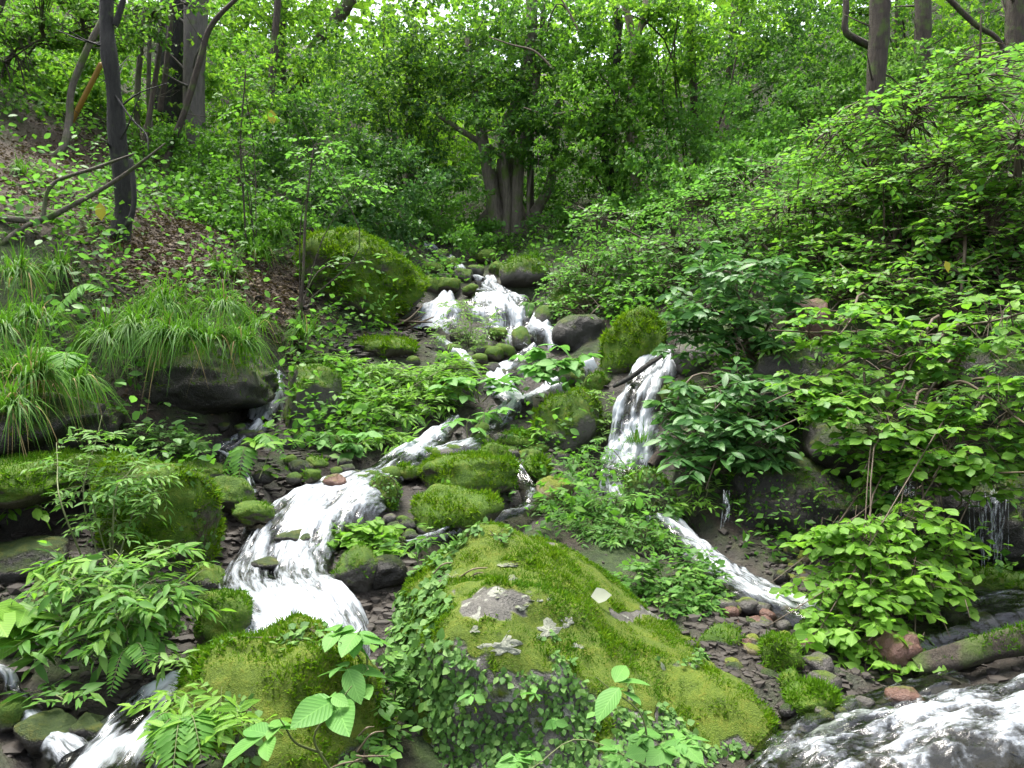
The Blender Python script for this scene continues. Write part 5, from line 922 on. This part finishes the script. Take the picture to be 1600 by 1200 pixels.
# leafy crowns: the wood behind
def wood(name, label, trunk, rp, blobs, size, mat, seed, nleaf=12, tm='far', bark='bbrown', style='rand', second=None, group='woodland trees and thickets'):
    root = plant(name, label, 'tree' if trunk else 'shrub', trunk[0] if trunk else (blobs[0][0], blobs[0][1] + blobs[0][3], blobs[0][4]), blobs, tm, size, mat, nleaf, style, size * 4.5, 0, ('bbrown', .02), group, seed, .55, .4, 0, bool(trunk), .75, bool(trunk) and blobs[0][4] < 12, 'crown', second=second)
    if trunk: stemmed('', '', trunk, rp, bark, root=root, seed=seed, sides=8)
    return root
W = [
 ('thicket','evergreen thicket with glossy leaves right of the sapling',None,0,[(470,200,70,55,11.5,260),(420,260,60,50,11,220),(540,230,60,60,12,240),(490,300,80,45,10.5,300),(570,300,60,55,11.2,260),(430,320,60,35,10,180)],.075,'holly',('mid',.25)),
 ('thicket','dark evergreen thicket drooping left of the gully head',None,0,[(600,330,60,40,10.8,240),(560,360,60,25,10.3,160),(640,310,50,45,12.5,200),(610,250,50,50,13,200)],.08,'holly',('glossy',.4)),
 ('leafy_tree','dark leaved tree arching over the bright gap',[(640,330,15),(640,250,15),(640,150,14.5),(650,40,14)],[7,6,5,4],[(600,60,90,60,13.5,420),(680,100,90,60,13.5,420),(590,150,80,50,13.5,340),(650,190,80,50,13.5,300),(740,60,80,60,13.5,340),(560,220,60,40,13,200),(720,140,70,40,13,240)],.085,'holly',('far',.35)),
 ('leafy_tree','leafy crown spreading over the many stemmed tree',[(830,180,13.2),(835,120,13.2),(845,60,13.2),(850,0,13.2)],[5,5,4,3],[(790,130,70,40,12.6,260),(860,90,80,55,12.6,340),(800,40,80,50,13,300),(880,190,60,40,12.4,220),(840,240,50,35,12.4,150),(780,200,50,35,12.4,140),(900,30,70,50,13,260)],.08,'mid',('holly',.4)),
 ('leafy_tree','bright leaved crown around the slender dark tree',[(955,318,12.6),(958,220,12.6),(965,120,12.6),(970,20,12.6)],[4,4,4,3],[(940,120,60,45,12,220),(980,170,60,45,12,220),(930,200,50,40,12,170),(990,240,55,40,12,180),(1030,110,60,60,12.5,260),(900,250,40,30,12.2,100),(960,60,60,40,12.4,180)],.085,'mid',('broad',.45)),
 ('thicket','shrubby slope thicket right of the pale trunk',None,0,[(1060,230,80,60,12,340),(1130,200,80,50,12.5,300),(1060,300,70,40,11,260),(1150,270,70,40,11,240),(1010,330,60,30,11.5,160),(1200,220,60,40,12,200)],.08,'mid',('upper',.4)),
 ('leafy_tree','dark crown high right of the pale trunk',[(1140,200,15),(1140,120,15),(1145,50,15),(1150,-20,15)],[7,6,6,5],[(1100,80,90,60,14.5,420),(1180,60,90,70,14.5,420),(1120,150,80,50,14,300),(1230,120,80,60,14,320),(1260,40,80,60,15,300)],.085,'holly',('mid',.4)),
 ('thicket','silvery green thicket below the forked trunk',None,0,[(1290,150,70,50,13,260),(1330,100,60,50,13.5,220),(1290,210,60,30,12,160),(1420,130,60,40,12.8,160),(1230,170,50,40,13,150)],.085,'mid',('pale',.3)),
 ('leafy_tree','leafy crown between the upper right trunks',[(1405,110,16),(1405,40,16),(1405,-40,16)],[8,7,6],[(1410,30,60,60,15.5,240),(1330,20,60,50,16,220),(1490,50,70,60,15,260),(1550,20,70,50,14.5,240),(1520,90,60,30,13.5,150)],.09,'mid',('far',.35)),
 ('thicket','leafy thicket on the top left slope',None,0,[(90,120,80,45,10.8,300),(40,170,60,35,10.2,200),(150,160,60,35,10.5,180),(70,50,80,45,12.5,280),(200,120,60,60,11.5,240),(140,60,60,45,12,220),(20,110,50,50,11,180)],.085,'mid',('far',.5)),
 ('thicket','bright thicket around the broad dark trunk',None,0,[(340,150,60,45,11.5,220),(360,80,70,60,13,280),(330,210,60,30,11,160),(400,170,60,50,12.5,220),(320,20,50,30,13,100)],.085,'mid',('far',.45)),
 ('leafy_tree','sunny leafed tree at the top left of centre',[(440,160,17),(440,80,17),(445,-20,17)],[8,7,6],[(430,60,90,60,16,380),(500,110,70,50,16,260),(390,10,80,50,16.5,280),(480,20,60,40,17,160)],.095,'far',('mid',.4)),
 ('thicket','low green scrub under the saplings on the left slope',None,0,[(300,290,70,25,9.6,170),(360,340,70,25,9.0,170),(410,380,50,20,8.8,120),(250,220,60,30,10,140),(330,260,60,25,10.2,150),(450,350,50,20,9.4,100)],.065,'mid',('grass',.4)),
 ('thicket','fern green scrub at the foot of the many stemmed tree',None,0,[(700,350,60,25,12.5,160),(740,330,40,35,13.5,150),(730,370,50,16,11.8,100),(890,340,40,25,12.4,120),(680,320,40,30,14.5,110)],.075,'mid',('fern',.4)),
 ('leafy_tree','bright crown hanging into the top left corner',[(-60,260,10),(-40,120,10),(0,0,10),(20,-80,10)],[9,8,7,6],[(60,20,70,40,9.6,170),(150,40,60,40,9.8,130),(20,90,50,40,9.4,110),(230,20,50,35,10,90)],.08,'broad',('mid',.4)),
 ('leafy_tree','sunlit crown hanging over the top right of centre',[(1080,330,13),(1085,200,13),(1080,60,12.5),(1075,-60,12)],[7,6,6,5],[(1060,20,70,40,12,170),(960,10,60,30,12,120),(1160,20,60,40,12.2,130),(1050,80,50,30,12,90)],.085,'far',('mid',.4)),
 ('thicket','dark thicket closing the hollow behind the many stemmed tree',None,0,[(820,300,60,30,14.5,160),(900,290,60,35,14.5,180),(960,300,50,30,14,140),(760,290,50,35,15,140),(700,300,50,25,15.5,120),(620,300,60,35,15,150),(860,330,50,20,13.8,110)],.085,'holly',('mid',.4)),
 ('leafy_tree','lime sunlit sapling tree in the gap behind the gully',[(680,320,20),(682,240,20),(685,150,20)],[6,5,4],[(690,230,60,60,19,260),(650,260,50,40,20,160),(720,260,50,40,19,160),(690,150,70,40,20,200)],.11,'far',('mid',.2)),
 ('leafy_tree','tree painted sunlit lime far up the gully',[(640,260,28),(640,160,28),(640,60,28)],[7,6,5],[(630,180,90,70,27,300),(720,190,80,60,27,260),(560,130,90,60,28,260),(800,150,90,60,28,260)],.17,'far',None),
]
for i, (nm, lb, tr, rp, bl, sz, mt, sec) in enumerate(W): wood(nm, lb, tr, rp, bl, sz, mt, 700 + i, 10, second=sec)

# the far wood that closes the view, and low growth on the slopes
g = np.random.default_rng(77)
def mass(name, label, pts, size, mat, nl, jitter, seed, tm='far'):
    g = np.random.default_rng(seed); T = np.repeat(pts, nl, 0) + g.normal(size=(len(pts) * nl, 3)) * jitter; n = len(T)
    o = obj(name, scatter(name, tm, T, g.normal(size=(n, 3)) * np.array([1, 1, .5]), UP + g.normal(size=(n, 3)) * .6, size * g.uniform(.5, 1.2, n), M[mat], np.clip(.5 + .5 * fbm(T * .7, 2, seed) + .2 * g.normal(size=n), 0, .99), False))
    return tag(o, label, 'foliage', None, 'stuff')
n = 6500; y = g.uniform(17, 48, n); x = g.uniform(-1, 1, n) * (4 + .8 * y); z = terr0(x, y) + g.random(n) ** 1.1 * 14
mass('far_forest', 'far woodland closing the view up the hillside', np.stack([x, y, z], -1), .42, 'far', 8, .8, 5)
n = 20000; y = 4.5 + 17 * g.random(n) ** .8; x = g.uniform(-1, 1, n) * (1.2 + .72 * y); c, _ = chan(x, y); px, py, _ = proj(np.stack([x, y, terr0(x, y)], -1))
bare = blotch(px, py, 265, 400, 80, 45) + .7 * blotch(px, py, 90, 260, 120, 45) + blotch(px, py, 430, 470, 60, 60) + blotch(px, py, 1190, 980, 140, 110) + blotch(px, py, 50, 850, 130, 90) + 1.2 * blotch(px, py, 730, 770, 110, 60) + .5 * blotch(px, py, 780, 710, 110, 40) + blotch(px, py, 330, 690, 130, 50)
k = (c < .02) & (bare < .3 + .2 * g.random(n)) & (g.random(n) < np.clip(1.45 - y / 13, .12, 1)) & (fbm(np.stack([x, y, 0 * x], -1) * 1.6, 2, 3) > -.35); z = gz(x[k], y[k]); mass('undergrowth', 'low green undergrowth covering the slopes', np.stack([x[k], y[k], z + .04 + .28 * g.random(k.sum()) * np.clip(.5 + noise3(np.stack([x[k], y[k], 0 * z], -1) * 1.1), .1, 1.5)], -1), .075, 'mid', 9, .10, 6, 'far')
qx = g.uniform(540, 980, 420); qy = g.uniform(640, 830, 420); qq = np.array([hit(a, e) for a, e in zip(qx, qy)]); cc_, _ = chan(qq[:, 0], qq[:, 1]); qq = qq[cc_ < .3]; qq[:, 2] = gz(qq[:, 0], qq[:, 1]) + .03
mass('undergrowth', 'low bright plants between the stones of the middle bed', qq, .05, 'herb', 8, .045, 9, 'oval')
sel = np.nonzero(k)[0]; sel = sel[g.random(len(sel)) < .22]; mass('undergrowth', 'larger pale leaves among the low growth of the slopes', np.stack([x[sel], y[sel], gz(x[sel], y[sel]) + .1 + .3 * g.random(len(sel))], -1), .085, 'upper', 8, .12, 8, 'oval')
n = 15000; px = np.concatenate([g.normal(265, 70, n // 2), g.normal(90, 90, n // 4), g.normal(430, 40, n // 4)]); py = np.concatenate([g.normal(400, 50, n // 2), g.normal(265, 40, n // 4), g.normal(470, 40, n // 4)])
ctr = np.array([hit(a, b) for a, b in zip(px[::30], py[::30])]); x = np.repeat(ctr[:, 0], 30) + g.normal(size=len(ctr) * 30) * .25; y = np.repeat(ctr[:, 1], 30) + g.normal(size=len(ctr) * 30) * .3
T = np.stack([x, y, gz(x, y) + .012], -1); o = obj('leaf_litter', scatter('leaf_litter', 'far', T, g.normal(size=T.shape) * np.array([1, 1, .3]), UP + g.normal(size=T.shape) * .45, .04 * g.uniform(.5, 1.4, len(T)), M['dead'], None, False))
tag(o, 'brown dead leaves strewn over the left slope', 'leaf litter', None, 'stuff')
